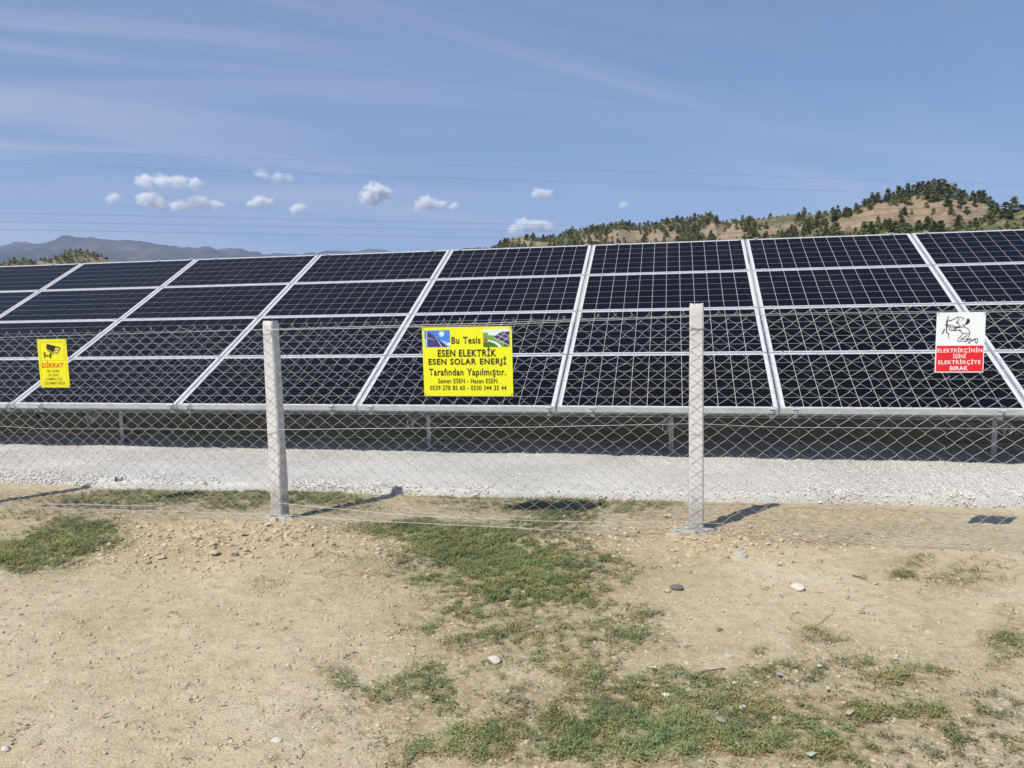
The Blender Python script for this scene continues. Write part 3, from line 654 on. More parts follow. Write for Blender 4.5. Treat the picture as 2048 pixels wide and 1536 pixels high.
# crest trees of the tallest hill are placed one by one
CREST = [(1712, 420, 3.2), (1728, 412, 3.0), (1745, 406, 4.2), (1757, 402, 3.0), (1775, 392, 4.6), (1786, 392, 3.2), (1797, 391, 4.8), (1806, 389, 3.6), (1816, 388, 5.0), (1826, 387, 4.2), (1836, 386, 4.4), (1846, 385, 5.0), (1856, 384, 4.6), (1866, 384, 5.2), (1877, 383, 4.8), (1888, 382, 5.4), (1899, 383, 4.2), (1908, 385, 5.6), (1918, 388, 4.0), (1927, 392, 3.4), (1946, 396, 3.6), (1957, 399, 4.0), (1969, 404, 3.0), (1980, 408, 3.4), (1853, 396, 4.6), (1868, 402, 4.4), (1884, 397, 4.2), (1802, 402, 3.8), (1815, 407, 4.2), (1923, 404, 4.6), (1690, 432, 3.4), (1668, 440, 3.0)]
def hill_hit(px, py):
    d = ray(px, py); a = math.degrees(math.atan2(d[0], d[1])); j = (a + 50) / 88 * (HX.shape[1] - 1)
    j0 = int(np.clip(j, 0, HX.shape[1] - 2)); f = j - j0
    col = HZ[:, j0] * (1 - f) + HZ[:, j0 + 1] * f; xx = HX[:, j0] * (1 - f) + HX[:, j0 + 1] * f; yy = HY[:, j0] * (1 - f) + HY[:, j0 + 1] * f
    el = (col - EYE[2]) / np.hypot(xx, yy); te = d[2] / math.hypot(d[0], d[1])
    w = np.where(el >= te)[0]
    k = w[0] if len(w) else int(np.argmax(el))
    return xx[k], yy[k], col[k]
ORD = ['first', 'second', 'third', 'fourth', 'fifth', 'sixth', 'seventh', 'eighth', 'ninth', 'tenth', 'eleventh', 'twelfth', 'thirteenth', 'fourteenth', 'fifteenth', 'sixteenth', 'seventeenth', 'eighteenth', 'nineteenth', 'twentieth', 'twenty-first', 'twenty-second', 'twenty-third', 'twenty-fourth', 'twenty-fifth', 'twenty-sixth', 'twenty-seventh', 'twenty-eighth', 'twenty-ninth', 'thirtieth', 'thirty-first', 'thirty-second']
def place_pine(x, y, z, h, label, group, vi):
    o = link('pine_tree', variants[vi], loc=(x, y, z - .1), rot=(0, 0, random.uniform(0, 6.28)))
    wv_ = h * random.uniform(.85, 1.2); o.scale = (wv_, wv_, h)
    return tag(o, label, 'tree', group)
for i, (px, py, h) in enumerate(sorted(CREST)):
    x, y, z = hill_hit(px, py + 4)
    place_pine(x, y, z, h * .88, f'dark pine on the tallest sandy hill, {ORD[i]} from the left', 'pines on the tallest hill', i % 6)
CX, CY, CZ, cpx, cpy = CX[ok], CY[ok], CZ[ok], cpx[ok], cpy[ok]
cd = np.hypot(CX, CY)
# greedy thinning by spacing
cells_ = {}; sel = []
for i in range(len(CX)):
    sp = 2.9 if cd[i] < 330 else 1.9
    kx, ky = int(CX[i] // 3), int(CY[i] // 3)
    if any((CX[i] - CX[j]) ** 2 + (CY[i] - CY[j]) ** 2 < sp * sp for a in (-1, 0, 1) for b_ in (-1, 0, 1) for j in cells_.get((kx + a, ky + b_), ())): continue
    cells_.setdefault((kx, ky), []).append(i); sel.append(i)
sel = np.array(sel)
hts = np.where(cpx[sel] < 400, .72, .88) * np.where(cd[sel] < 340, 1.8 + 3.0 * rng.rand(len(sel)) ** 1.6, 1.9 + 2.3 * rng.rand(len(sel)) ** 1.5)
apx = hts / cd[sel]
vis = cpy[sel] < np.interp(cpx[sel], [0, 1186, 2048], [529, 490, 461]) + 6
order = np.argsort(-(apx + vis * 10 * ((cpx[sel] > 0) & (cpx[sel] < 2048))))
n_ind = 262
def zone(px, py, d):
    if px < 400: return 'small pine on the low mound in front of the blue mountains', 'pines on the low mound'
    if d < 262: return 'bushy pine on the wooded spur below the tallest hill', 'pines on the wooded spur'
    if px > 1640: return 'small pine at the foot of the tallest sandy hill', 'pines at the foot of the tallest hill'
    if px > 1470: return 'small pine on the middle hill beside the tallest hill', 'pines on the middle hill'
    if px > 1150: return 'small pine on the long ridge with bare sandy cones', 'pines on the long ridge'
    return 'small pine at the low end of the long ridge', 'pines at the low end of the ridge'
for q_, s in enumerate(order[:n_ind]):
    i = sel[s]; lb, gp = zone(cpx[i], cpy[i], cd[i])
    place_pine(CX[i], CY[i], CZ[i], hts[s], lb, gp, q_ % 6)
V, F, mi = pine_mesh('p', 40, 40, 2, .42, 1.75)
V = np.array(V); F = np.array(F); rest = order[n_ind:]
print('pines rest', len(rest))
AV = []; AF = []
for q_, s in enumerate(rest):
    i = sel[s]; a = random.uniform(0, 6.28); R_ = np.array([[math.cos(a), -math.sin(a), 0], [math.sin(a), math.cos(a), 0], [0, 0, 1]])
    AV.append(V @ R_.T * hts[s] + np.array([CX[i], CY[i], CZ[i] - .1])); AF.append(F + q_ * len(V))
tag(link('pine_wood', fast_mesh('pine_wood', np.concatenate(AV), np.concatenate(AF)), M_PINE), 'dense mass of small pines covering the sandy hills', 'wood', kind='stuff')

# ------------------------------------------------------------------ solar panel array
TH = 0.46112; PU, PV = 1.976, 0.9796
ORG = np.array([-1.053 - 4 * PU, 7.044, 0.5625])     # corner under the first measured joint
K0, K1 = -2, 8
arr = bpy.data.objects.new('solar_panel_array', None); COL.objects.link(arr)
arr.location = (-1.0, 7.55, 0.05)
tag(arr, 'long tilted array of dark solar panels on galvanised steel legs behind the fence', 'solar panels')
AL = Vector(arr.location)
def on_table(u, v, n=0.0):
    return Vector((ORG[0] + u, ORG[1] + v * math.cos(TH) - n * math.sin(TH), ORG[2] + v * math.sin(TH) + n * math.cos(TH))) - AL
PWD, PHT = PU - 0.020, PV - 0.013
mb = MB(); mb.box(.012, PWD - .012, .010, PHT - .010, -.010, -.0035)
mb.m[0] = 1; sheet_me = mb.mesh('solar_panel', [M_SHEET, M_BACK])
mb = MB(); fw = .013; dpt = .056
mb.box(0, PWD, 0, fw, -dpt, 0); mb.box(0, PWD, PHT - fw, PHT, -dpt, 0)
mb.box(0, fw, fw, PHT - fw, -dpt, -.0004); mb.box(PWD - fw, PWD, fw, PHT - fw, -dpt, -.0004)
frame_me = mb.mesh('frame', M_ALU)
CW, CH = (PWD - .076) / 12, (PHT - .052) / 6
gxc, gyc = .0038, .0052
def cell_geo(x0, y0):
    return [(x0, y0, -.0034), (x0 + CW - gxc, y0, -.0034), (x0 + CW - gxc, y0 + CH - gyc, -.0034), (x0, y0 + CH - gyc, -.0034)]
mb = MB(); mb.box(0, CW - gxc, 0, CH - gyc, -.0034, -.0018)
cell_me = mb.mesh('cell', M_CELL)
uvl = cell_me.uv_layers.new(name='UVMap')
for lp in cell_me.loops:
    co = cell_me.vertices[lp.vertex_index].co
    uvl.data[lp.index].uv = (co.x / (CW - gxc), co.y / (CH - gyc))
big_v = []; big_uv = []; big_t = []
add_attr(cell_me, 'tone', np.ones(len(cell_me.vertices)))
ROT = (TH, 0, 0)
for k in range(K0, K1):
    for r in range(4):
        base = on_table(k * PU + .010, r * PV + .0065); tone = random.random() ** 1.5
        pnl = link('solar_panel', sheet_me, None, arr, base, ROT)
        link('frame', frame_me, None, pnl)
        for cx in range(12):
            for cy in range(6):
                x0 = .038 + cx * CW + gxc / 2; y0 = .026 + cy * CH + gyc / 2
                if r == 0 and 2 <= k <= 5:
                    link('cell', cell_me, None, pnl, (x0, y0, 0)).color = (1, 1, 1, min(1, tone * random.uniform(.6, 1.3)))
                else:
                    big_t += [min(1, tone * random.uniform(.6, 1.3))] * 4
                    for (a, b_) in ((0, 0), (1, 0), (1, 1), (0, 1)):
                        big_v.append(base + Matrix.Rotation(TH, 3, 'X') @ Vector((x0 + a * (CW - gxc), y0 + b_ * (CH - gyc), -.0020)))
                        big_uv.append((a, b_))
me = fast_mesh('cells', np.array([tuple(v) for v in big_v]), np.arange(len(big_v)).reshape(-1, 4))
uvl = me.uv_layers.new(name='UVMap'); uvl.data.foreach_set('uv', np.array(big_uv, dtype=np.float32).ravel())
add_attr(me, 'tone', np.array(big_t))
tag(link('cells', me, M_CELL, arr), kind='stuff')
# rails up the slope, clamps
clamp_px = [12, 78, 341, 375, 661, 739, 1097, 1184, 1545, 1592, 2004]
def u_of_px(px):
    d = ray(px, 815); return EYE[0] + d[0] * ORG[1] / d[1] - ORG[0]
us = [u_of_px(p_) for p_ in clamp_px]
us += [us[0] - .55, us[0] - 1.976, us[0] - 2.4, us[-1] + .4, us[-1] + 1.976, us[-1] + 2.4]
mb = MB(); mb.box(-.020, .020, -.01, 4 * PV + .005, -.096, -.0575); rail_me = mb.mesh('rail', M_GALV)
mb = MB(); mb.box(-.024, .024, -.016, .016, .0005, .011); mb.cur = 1; mb.box(-.007, .007, -.007, .007, .0115, .018); clamp_me = mb.mesh('clamp', [M_ALU, M_BOLT])
mb = MB(); mb.box(-.030, .030, -.026, -.0005, -.040, -.014); mb.box(-.030, .030, -.0265, .012, .0006, .008); mb.cur = 1; mb.box(.006, .022, -.034, -.0265, -.036, -.020); eclamp_me = mb.mesh('clamp', [M_ALU, M_BOLT])
for u in us:
    link('rail', rail_me, None, arr, on_table(u, 0), ROT)
    link('clamp', eclamp_me, None, arr, on_table(u, .0065), ROT)
    for r in (1, 2, 3): link('clamp', clamp_me, None, arr, on_table(u, r * PV), ROT)
    link('clamp', clamp_me, None, arr, on_table(u, 4 * PV - .012), ROT)
# purlins (C-section), rafters, legs
TW = (K1 - K0) * PU
for v in (.13, 3.55):
    mb = MB()
    mb.box(0, TW, 0, .004, -.176, -.0965); mb.box(0, TW, .0045, .045, -.176, -.172); mb.box(0, TW, .0045, .045, -.1005, -.0965); mb.box(0, TW, -.020, -.0005, -.176, -.171)
    mb.build('purlin', M_GALV, arr, loc=on_table(K0 * PU, v), rot=ROT)
for x in (-9.4, -6.15, -2.52, -0.06, 2.78, 5.6):
    u = x - ORG[0]
    mb = MB()
    mb.box(-.026, .026, .02, 3.85, -.1805, -.1765); mb.box(-.026, -.021, .02, 3.85, -.262, -.181); mb.box(.021, .026, .02, 3.85, -.262, -.181)
    mb.build('rafter', M_GALV, arr, loc=on_table(u, 0), rot=ROT)
    for yy in (7.62, 9.85):
        v = (yy - ORG[1]) / math.cos(TH); zt = ORG[2] + v * math.sin(TH) - .235 / math.cos(TH) - .02
        mb = MB()
        mb.box(.030, .034, -.035, .035, -.35, zt + .04); mb.box(.0345, .075, -.035, -.031, -.35, zt + .04); mb.box(.0345, .075, .031, .035, -.35, zt + .04)
        lg = mb.build('leg', M_GALV, arr, loc=Vector((x, yy, 0)) - AL)
        mb = MB(); mb.box(.024, .0295, -.03, .03, zt - .06, zt + .10); mb.build('bracket', M_GALV, lg)
    mb = MB()
    v2_ = (9.0 - ORG[1]) / math.cos(TH); z2_ = ORG[2] + v2_ * math.sin(TH) - .27
    mb.tube([(x - .04, 9.85, .35), (x - .04, 9.0, z2_)], .022, 4)
    br = mb.build('brace', M_GALV, arr, loc=-AL)

# ------------------------------------------------------------------ fence
fence = bpy.data.objects.new('chain_link_fence', None); COL.objects.link(fence); fence.location = (-1.3, 4.9, 0)
tag(fence, 'galvanised chain-link fence on concrete posts in front of the solar panels', 'fence')
FL = Vector(fence.location)
def post(x, y, h, rz, w0, w1):
    prof = []
    ch = .20
    for (a, b_) in ((-1 + ch, -1), (1 - ch, -1), (1, -1 + ch), (1, 1 - ch), (1 - ch, 1), (-1 + ch, 1), (-1, 1 - ch), (-1, -1 + ch)): prof.append((a, b_))
    r = np.random.RandomState(int(abs(x) * 100)); v = []; f = []
    zs = np.concatenate([[-.35], np.linspace(0, h - .03, 14), [h - .008]])
    for i, z in enumerate(zs):
        w = (w1 + (w0 - w1) * max(z, 0) / h) * .5
        if i == len(zs) - 1: w *= .93
        for (a, b_) in prof: v.append((a * w + r.randn() * .0010, b_ * w + r.randn() * .0010, z + (abs(a) > .9) * .004 * (i == len(zs) - 1)))
    n = len(zs)
    for i in range(n - 1):
        for k in range(8): f.append((i * 8 + k, i * 8 + (k + 1) % 8, (i + 1) * 8 + (k + 1) % 8, (i + 1) * 8 + k))
    v.append((0, 0, h - .016)); c = len(v) - 1
    for k in range(8): f.append(((n - 1) * 8 + k, (n - 1) * 8 + (k + 1) % 8, c))
    me = bpy.data.meshes.new('post'); me.from_pydata(v, [], f); me.update()
    o = link('post', me, M_CONC, fence, Vector((x, y, 0)) - FL, (0, 0, rz))
    # cement poured round the foot
    r = np.random.RandomState(int(abs(x) * 77)); v = []; f = []; m_ = 26
    for ring, (rad, z) in enumerate(((.05, .026), (.075, .022), (.100, .012), (.125, -.03))):
        for k in range(m_):
            a = 2 * math.pi * k / m_; q_ = rad * (1 + .35 * math.sin(a * 2 + x) * (ring > 0) + r.randn() * .10) * (1.15 if math.cos(a + .6) < 0 else .9)
            xx, yy = q_ * math.cos(a) * 1.1, q_ * math.sin(a) * .75 - .02
            v.append((xx, yy, z + float(ground_z(x + xx, y + yy)) + r.randn() * .004))
    for i in range(3):
        for k in range(m_): f.append((i * m_ + k, i * m_ + (k + 1) % m_, (i + 1) * m_ + (k + 1) % m_, (i + 1) * m_ + k))
    me = bpy.data.meshes.new('footing'); me.from_pydata(v, [], f); me.update()
    link('footing', me, M_CEMENT, fence, Vector((x, y, 0)) - FL)
post(-2.735, 4.950, 1.440, math.radians(-7), .083, .100)
post(0.150, 4.978, 1.502, math.radians(2), .082, .094)
post(-5.62, 4.90, 1.39, math.radians(5), .083, .100)
post(3.03, 5.00, 1.52, 0, .083, .095)
FY = 4.888
def fence_top(x): return np.interp(x, [-6, -4.92, -2.87, -1.09, 1.93, 3.2], [1.37, 1.376, 1.394, 1.420, 1.468, 1.48])
PXW, PZH = .107, .083
xs0, xs1 = -5.60, 2.98
ns = int((xs1 - xs0) / (PXW / 2))
def fence_warp(x, z):
    ddx = (fbm(x * 1.6, z * 1.6, 3, 131) - .5) * .045 + (fbm(x * 7, z * 7, 2, 135) - .5) * .016
    ddz = (fbm(x * 1.4 + 9, z * 1.8, 3, 141) - .5) * .030 + (fbm(x * 7, z * 7 + 5, 2, 145) - .5) * .010
    ddy = (fbm(x * 1.2, z * 1.5, 2, 151) - .5) * .030
    for (cx, cz, rad, amx, amz) in ((-.80, 1.25, .09, .030, -.02), (-.74, 1.02, .10, -.035, .02), (-.70, .90, .08, .03, .02), (-3.35, 1.36, .06, .03, .02), (-.30, 1.18, .10, .02, -.02)):
        w = np.exp(-((x - cx) ** 2 + (z - cz) ** 2) / rad ** 2); ddx = ddx + w * amx; ddz = ddz + w * amz
    return ddx, ddy, ddz
rs = np.random.RandomState(12)
for s in range(ns):
    xb = xs0 + s * PXW / 2
    top = float(fence_top(xb)); nh = int(round((top - .03) / (PZH / 2)))
    hz = (top - .035) / nh
    xx = []; zz = []; yy = []
    bent = 0
    for j in range(nh + 1):
        hi = ((j + s) % 2 == 1)
        xk = xb + (PXW / 2 if hi else 0); z = .035 + j * hz
        sgn = 1 if hi else -1
        for dz_, wx_, wy_ in ((-.0050, .0042, -.0016), (0, 0.0008, 0.0), (.0050, .0042, .0016)):
            if (j == 0 and dz_ < 0) or (j == nh and dz_ > 0): continue
            xx.append(xk - sgn * wx_ + sgn * .0012); zz.append(z + dz_); yy.append(wy_ * sgn)
    # loose cut ends
    e = .022 + rs.rand() * .018
    xx = [xx[0] + (rs.rand() - .5) * .03] + xx + [xx[-1] + (rs.rand() - .5) * .025]
    zz = [max(zz[0] - e, .006)] + zz + [zz[-1] + e * .45]
    yy = [yy[0] - .008 * rs.rand()] + yy + [yy[-1] - .012 * rs.rand()]
    xx, yy, zz = map(np.array, (xx, yy, zz))
    a, b_, c = fence_warp(xx, zz)
    fade = smooth01(zz, .0, .12)
    mb = MB(); mb.tube(np.stack([xx + a, FY + yy + b_ * fade * .6, zz + c * fade], 1) - np.array(FL), .00130, 4)
    mb.build('wire_strand', M_WIRE, fence, smooth=True)
def wire(pts, r=.0017):
    xs_ = np.linspace(pts[0][0], pts[-1][0], 90); P_ = np.array(pts)
    z = np.interp(xs_, P_[:, 0], P_[:, 1]) + (fbm(xs_ * 1.3, xs_ * 0 + pts[0][1] * 9, 3, 161) - .5) * .008
    y = np.full_like(xs_, FY - .004) + (P_[0, 2] if P_.shape[1] > 2 else 0)
    mb = MB(); mb.tube(np.stack([xs_, y, z], 1) - np.array(FL), r, 4); mb.build('tension_wire', M_WIRE, fence, smooth=True)
wire([(-5.6, 1.335), (-4.92, 1.346), (-2.735, 1.378), (-1.1, 1.396), (.15, 1.424), (1.9, 1.425), (3.0, 1.45)])
wire([(-2.735, 1.372), (-1.1, 1.384), (.15, 1.416), (3.0, 1.412)])
wire([(-5.6, .69), (-4.98, .682), (-4.6, .665), (-2.735, .680), (-1.1, .715), (.15, .752), (.6, .738), (3.0, .748)])
wire([(-5.6, .07), (-4.3, .062), (-2.735, .075), (-2.0, .055), (-1.2, .048), (-.2, .03)])
wire([(-2.735, .16), (-1.7, .10), (-.78, .098), (.15, .125), (1.2, .10), (3.0, .12)])

# ------------------------------------------------------------------ signs
dg = None
def text_mesh(body, bold=0.02, spacing=1.0):
    cu_ = bpy.data.curves.new('lettering', 'FONT'); cu_.body = body; cu_.size = 1.0; cu_.offset = bold; cu_.space_character = spacing
    cu_.resolution_u = 3
    o = bpy.data.objects.new('lettering', cu_); COL.objects.link(o)
    d = bpy.context.evaluated_depsgraph_get()
    me = bpy.data.meshes.new_from_object(o.evaluated_get(d))
    bpy.data.objects.remove(o); bpy.data.curves.remove(cu_)
    return me
_h = text_mesh('H', 0.0); CAPH = max(v.co.y for v in _h.vertices); bpy.data.meshes.remove(_h)
class Sign:
    """board in local x (right), z (up) with origin at the top centre; pixel coordinates of a close view are mapped on it"""
    def __init__(s, name, label, cat, cx, top, w, h, y, mats, quad, curve=0.0, rz=0.0, shear=0.0):
        s.w, s.h, s.quad, s.n, s.shear = w, h, quad, 0, shear
        mb = MB(); nseg = 8
        for i in range(nseg):
            x0 = -w / 2 + w * i / nseg; x1 = -w / 2 + w * (i + 1) / nseg
            for (ya, flip) in ((0.0, False), (.0016, True)):
                p4 = [(x0 + shear * h, ya, -h), (x1 + shear * h, ya, -h), (x1, ya, 0), (x0, ya, 0)]
                mb.poly(p4[::-1] if flip else p4)
        mb.poly([(-w / 2, 0, 0), (w / 2, 0, 0), (w / 2, .0016, 0), (-w / 2, .0016, 0)]); mb.poly([(-w / 2 + shear * h, .0016, -h), (w / 2 + shear * h, .0016, -h), (w / 2 + shear * h, 0, -h), (-w / 2 + shear * h, 0, -h)])
        mb.poly([(-w / 2, .0016, 0), (-w / 2 + shear * h, .0016, -h), (-w / 2 + shear * h, 0, -h), (-w / 2, 0, 0)]); mb.poly([(w / 2, 0, 0), (w / 2 + shear * h, 0, -h), (w / 2 + shear * h, .0016, -h), (w / 2, .0016, 0)])
        s.o = mb.build(name, mats, loc=(cx, y, top), rot=(math.radians(1.2), 0, rz))
        tag(s.o, label, cat)
    def m(s, x, y):
        (x0, y0, x1, y1, sl) = s.quad
        v = (y - y0) / (y1 - y0); u = (x - x0 - (y - y0) * sl) / (x1 - x0)
        return (-s.w / 2 + u * s.w + s.shear * s.h * v, -s.h * v)
    def layer(s): s.n += 1; return -.0004 - .00003 * s.n
    def shapes(s, name, mats, polys, label=None):
        """polys: list of (material index, [points])"""
        mb = MB()
        for (mi, pts) in polys:
            y = s.layer(); mb.cur = mi
            q_ = [s.m(*p_) for p_ in pts]
            ar = sum(q_[i][0] * q_[(i + 1) % len(q_)][1] - q_[(i + 1) % len(q_)][0] * q_[i][1] for i in range(len(q_)))
            if ar < 0: q_ = q_[::-1]
            mb.poly([(a, y, b_) for a, b_ in q_])
        o = mb.build(name, mats, s.o)
        if label: o['label'] = label
        return o
    def strokes(s, name, mat, lines, label=None):
        mb = MB()
        for (wd, pts) in lines:
            y = s.layer()
            P_ = [np.array(s.m(*p_)) for p_ in pts]; hw = wd / (s.quad[2] - s.quad[0]) * s.w / 2
            for a, b_ in zip(P_[:-1], P_[1:]):
                d = b_ - a; L = np.linalg.norm(d) + 1e-9; d /= L; nn = np.array([-d[1], d[0]]) * hw; e = d * hw * .6
                q_ = [a - e + nn, a - e - nn, b_ + e - nn, b_ + e + nn]
                mb.poly([(p_[0], y, p_[1]) for p_ in q_])
        o = mb.build(name, mat, s.o)
        if label: o['label'] = label
        return o
    def text(s, body, x0, x1, base, cap, mat, bold=.02, spacing=1.0):
        words = body.split(' '); ms = [text_mesh(w_, bold, spacing) for w_ in words]
        ext = []
        for me in ms:
            xs_ = [v.co.x for v in me.vertices]; ext.append((min(xs_), max(xs_)))
        gap = .48; total = sum(b_ - a for a, b_ in ext) + gap * (len(words) - 1); k = (x1 - x0) / total; cur = x0
        for me, (lo, hi) in zip(ms, ext):
            for v in me.vertices:
                a, b_ = s.m(cur + (v.co.x - lo) * k, base - v.co.y / CAPH * cap); v.co = (a, -.0018, b_)
            cur += (hi - lo + gap) * k
            me.materials.clear(); me.materials.append(mat); me.update()
            if len(me.polygons) and me.polygons[0].normal.y > 0: me.flip_normals()
            link('lettering', me, None, s.o)
def circ(cx, cy, rx, ry=None, n=20):
    ry = ry or rx
    return [(cx + rx * math.cos(2 * math.pi * k / n), cy + ry * math.sin(2 * math.pi * k / n)) for k in range(n)]
SY = FY - .022
# yellow contractor board
B1 = Sign('notice_board', 'large yellow notice board with two small photographs hung on the fence', 'sign', -1.307, 1.374, .602, .452, SY, M_YEL, (76, 92, 1846, 1455, .018))
B1.shapes('picture', [M_BLU1, M_BLU2, M_WHT, M_NAVY, M_VIO], [(0, [(125, 152), (632, 148), (640, 488), (130, 490)]), (1, [(128, 320), (130, 488), (640, 486), (640, 400), (400, 330)]), (1, circ(470, 222, 62)), (2, circ(470, 220, 36)),
    (2, [(600, 400), (640, 390), (640, 455), (570, 440)]), (3, [(178, 165), (340, 270), (600, 478), (172, 478)]), (2, [(168, 160), (180, 166), (176, 480), (168, 480)]), (4, [(190, 285), (345, 275), (360, 300), (192, 300)]),
    (2, [(340, 270), (350, 275), (480, 478), (465, 478)]), (2, [(190, 290), (330, 340), (330, 346), (190, 298)])] + [(4, [(x, 310), (x + 8, 314), (x + 8, 460), (x, 460)]) for x in (205, 235, 265, 295, 325)], 'print of a solar panel under a blue sky with the sun')
B1.shapes('picture', [M_GRN, M_PALEP, M_DGRN, M_NAVY, M_WHT, M_RED, M_VIO], [(0, [(1290, 145), (1803, 138), (1806, 488), (1292, 490)]), (1, [(1290, 145), (1803, 138), (1804, 190), (1290, 210)]), (1, [(1380, 200), (1700, 190), (1560, 270), (1400, 260)]),
    (2, [(1292, 400), (1420, 390), (1640, 488), (1294, 490)]), (2, [(1700, 420), (1800, 470), (1760, 486), (1690, 486)]), (3, [(1490, 300), (1640, 200), (1803, 188), (1806, 470)]), (4, [(1340, 345), (1440, 360), (1560, 400), (1660, 488), (1600, 488), (1520, 420), (1430, 385), (1340, 370)]), (5, circ(1345, 355, 38, 30)),
    (4, [(1488, 302), (1496, 298), (1806, 462), (1806, 472)]), (4, [(1660, 394), (1668, 398), (1806, 285), (1806, 276)]), (4, [(1580, 345), (1586, 349), (1740, 195), (1732, 195)]), (4, [(1560, 255), (1566, 250), (1806, 360), (1806, 368)]), (4, [(1620, 215), (1626, 212), (1806, 272), (1806, 279)])], 'print of a solar park on green grass')
B1.text('Bu Tesis', 665, 1240, 415, 128, M_BLK, .020, 1.1)
B1.text('ESEN ELEKTRİK', 388, 1545, 668, 128, M_BLK, .028, 1.14)
B1.text('ESEN SOLAR ENERJİ', 198, 1738, 826, 110, M_BLK, .028, 1.14)
B1.text('Tarafından Yapılmıştır.', 205, 1732, 1042, 130, M_BLK, .018, 1.1)
B1.text('Samet ESEN - Hasan ESEN', 385, 1562, 1198, 88, M_BLK, .012, 1.12)
B1.text('0539 278 85 60 - 0530 344 25 44', 220, 1738, 1335, 88, M_BLK, .012, 1.12)
B1.shapes('rivet', [M_OLIVE], [(0, circ(x, y, 11)) for (x, y) in ((100, 125), (1815, 108), (125, 1425), (1828, 1428))])
# camera warning
B2 = Sign('warning_sign', 'small yellow warning sign with a surveillance camera symbol hung on the fence', 'sign', -4.444, 1.330, .248, .355, SY, M_YEL2, (150, 115, 938, 1398, .05), shear=-.012)
B2.strokes('border', M_LINE, [(9, [(195, 165), (895, 160), (945, 1350), (255, 1355), (195, 165)]), (8, [(232, 205), (855, 200), (875, 672), (255, 675), (232, 205)])])
B2.shapes('camera_symbol', [M_BLK, M_YEL2, M_WHT], [(0, [(402, 275), (412, 248), (440, 240), (660, 295), (625, 400), (600, 475), (405, 368)]), (0, [(405, 388), (600, 492), (596, 520), (420, 415)]), (0, [(655, 296), (770, 328), (788, 350), (765, 430), (742, 425), (758, 365), (650, 325)]),
    (0, circ(672, 440, 74)), (1, circ(672, 440, 66)), (0, circ(674, 438, 48)), (2, circ(674, 438, 26)), (0, [(482, 468), (540, 503), (528, 590), (512, 635), (480, 585)]), (0, [(365, 515), (470, 545), (466, 575), (352, 560)]), (0, [(325, 462), (390, 460), (368, 490), (352, 500), (354, 570), (382, 590), (332, 602)])], 'black surveillance camera symbol')
B2.text('DİKKAT', 265, 855, 862, 118, M_REDT, .022, 1.08)
for body, a, c, bl, cp in (('BU ALAN', 408, 730, 990, 72), ('24 SAAT', 428, 718, 1095, 66), ('KAMERA İLE', 368, 797, 1202, 66), ('İZLENMEKTEDİR', 312, 882, 1312, 66)):
    B2.text(body, a, c, bl, cp, M_OLIVE, .006, 1.08)
# electrician warning
B3 = Sign('warning_sign', 'white and red warning sign with a kneeling figure hung on the fence', 'sign', 1.6195, 1.414, .256, .346, SY, M_WHT, (168, 102, 1230, 1440, -.030))
B3.shapes('red_field', [M_RED], [(0, [(172, 840), (1188, 840), (1172, 1418), (150, 1418)])])
B3.text('ELEKTRİKÇİNİN', 190, 1158, 988, 82, M_WHT, .016, 1.14)
B3.text('İŞİNİ', 528, 805, 1116, 80, M_WHT, .016, 1.14)
B3.text('ELEKTRİKÇİYE', 205, 1128, 1250, 82, M_WHT, .016, 1.14)
B3.text('BIRAK', 462, 858, 1385, 88, M_WHT, .024, 1.12)
B3.strokes('figure_symbol', M_BLK, [(15, [(770, 238), (700, 216), (640, 210), (630, 240), (652, 268), (590, 312), (640, 325), (602, 340), (650, 362), (655, 400)]), (13, [(700, 275), (745, 262)]), (13, [(770, 385), (740, 375)]), (13, [(655, 405), (770, 395), (776, 430), (650, 440)]),
    (15, [(425, 375), (470, 378), (560, 412), (640, 425)]), (14, [(420, 402), (470, 420), (590, 436)]), (34, [(565, 462), (600, 440), (660, 418)]), (15, [(430, 400), (438, 470), (460, 505), (545, 500), (645, 488), (710, 500)]), (12, [(465, 425), (480, 470), (545, 468)]), (14, [(545, 470), (550, 508), (600, 505)]),
    (15, [(776, 432), (840, 460), (885, 540), (890, 568), (790, 575), (720, 555), (640, 490)]), (15, [(735, 575), (700, 625), (635, 690), (628, 742), (800, 742)]), (15, [(890, 568), (850, 660), (838, 690)]), (18, [(830, 610), (770, 655), (690, 700)]), (14, [(690, 700), (840, 690)]), (26, [(800, 745), (850, 705), (905, 690)]),
    (14, [(905, 690), (905, 735), (880, 795), (865, 790), (870, 740)]), (26, [(920, 735), (985, 705), (1010, 690)]), (14, [(1010, 690), (1055, 685), (1060, 740), (1035, 790), (1015, 785), (1020, 735), (1000, 710)]),
    (22, [(408, 225), (388, 320)]), (34, [(385, 300), (384, 420)]), (22, [(384, 420), (382, 540)]), (16, [(345, 370), (400, 386), (430, 374)]), (16, [(395, 300), (465, 268), (478, 285), (530, 242), (548, 248), (622, 192)]), (16, [(415, 185), (405, 240)]), (28, [(338, 468), (318, 500)]), (24, [(322, 525), (296, 548)]), (14, [(296, 548), (275, 580)]), (20, [(382, 540), (425, 570), (430, 605)]), (12, [(430, 600), (432, 680)])], 'line drawing of a kneeling figure with electric sparks')
B3.shapes('hair', [M_BLK], [(0, [(822, 246), (855, 242), (885, 275), (880, 320), (850, 355), (815, 372), (768, 376), (800, 330), (812, 290)])])
B3.shapes('rivet', [M_OLIVE], [(0, circ(x, y, 9)) for (x, y) in ((205, 135), (1185, 125))])

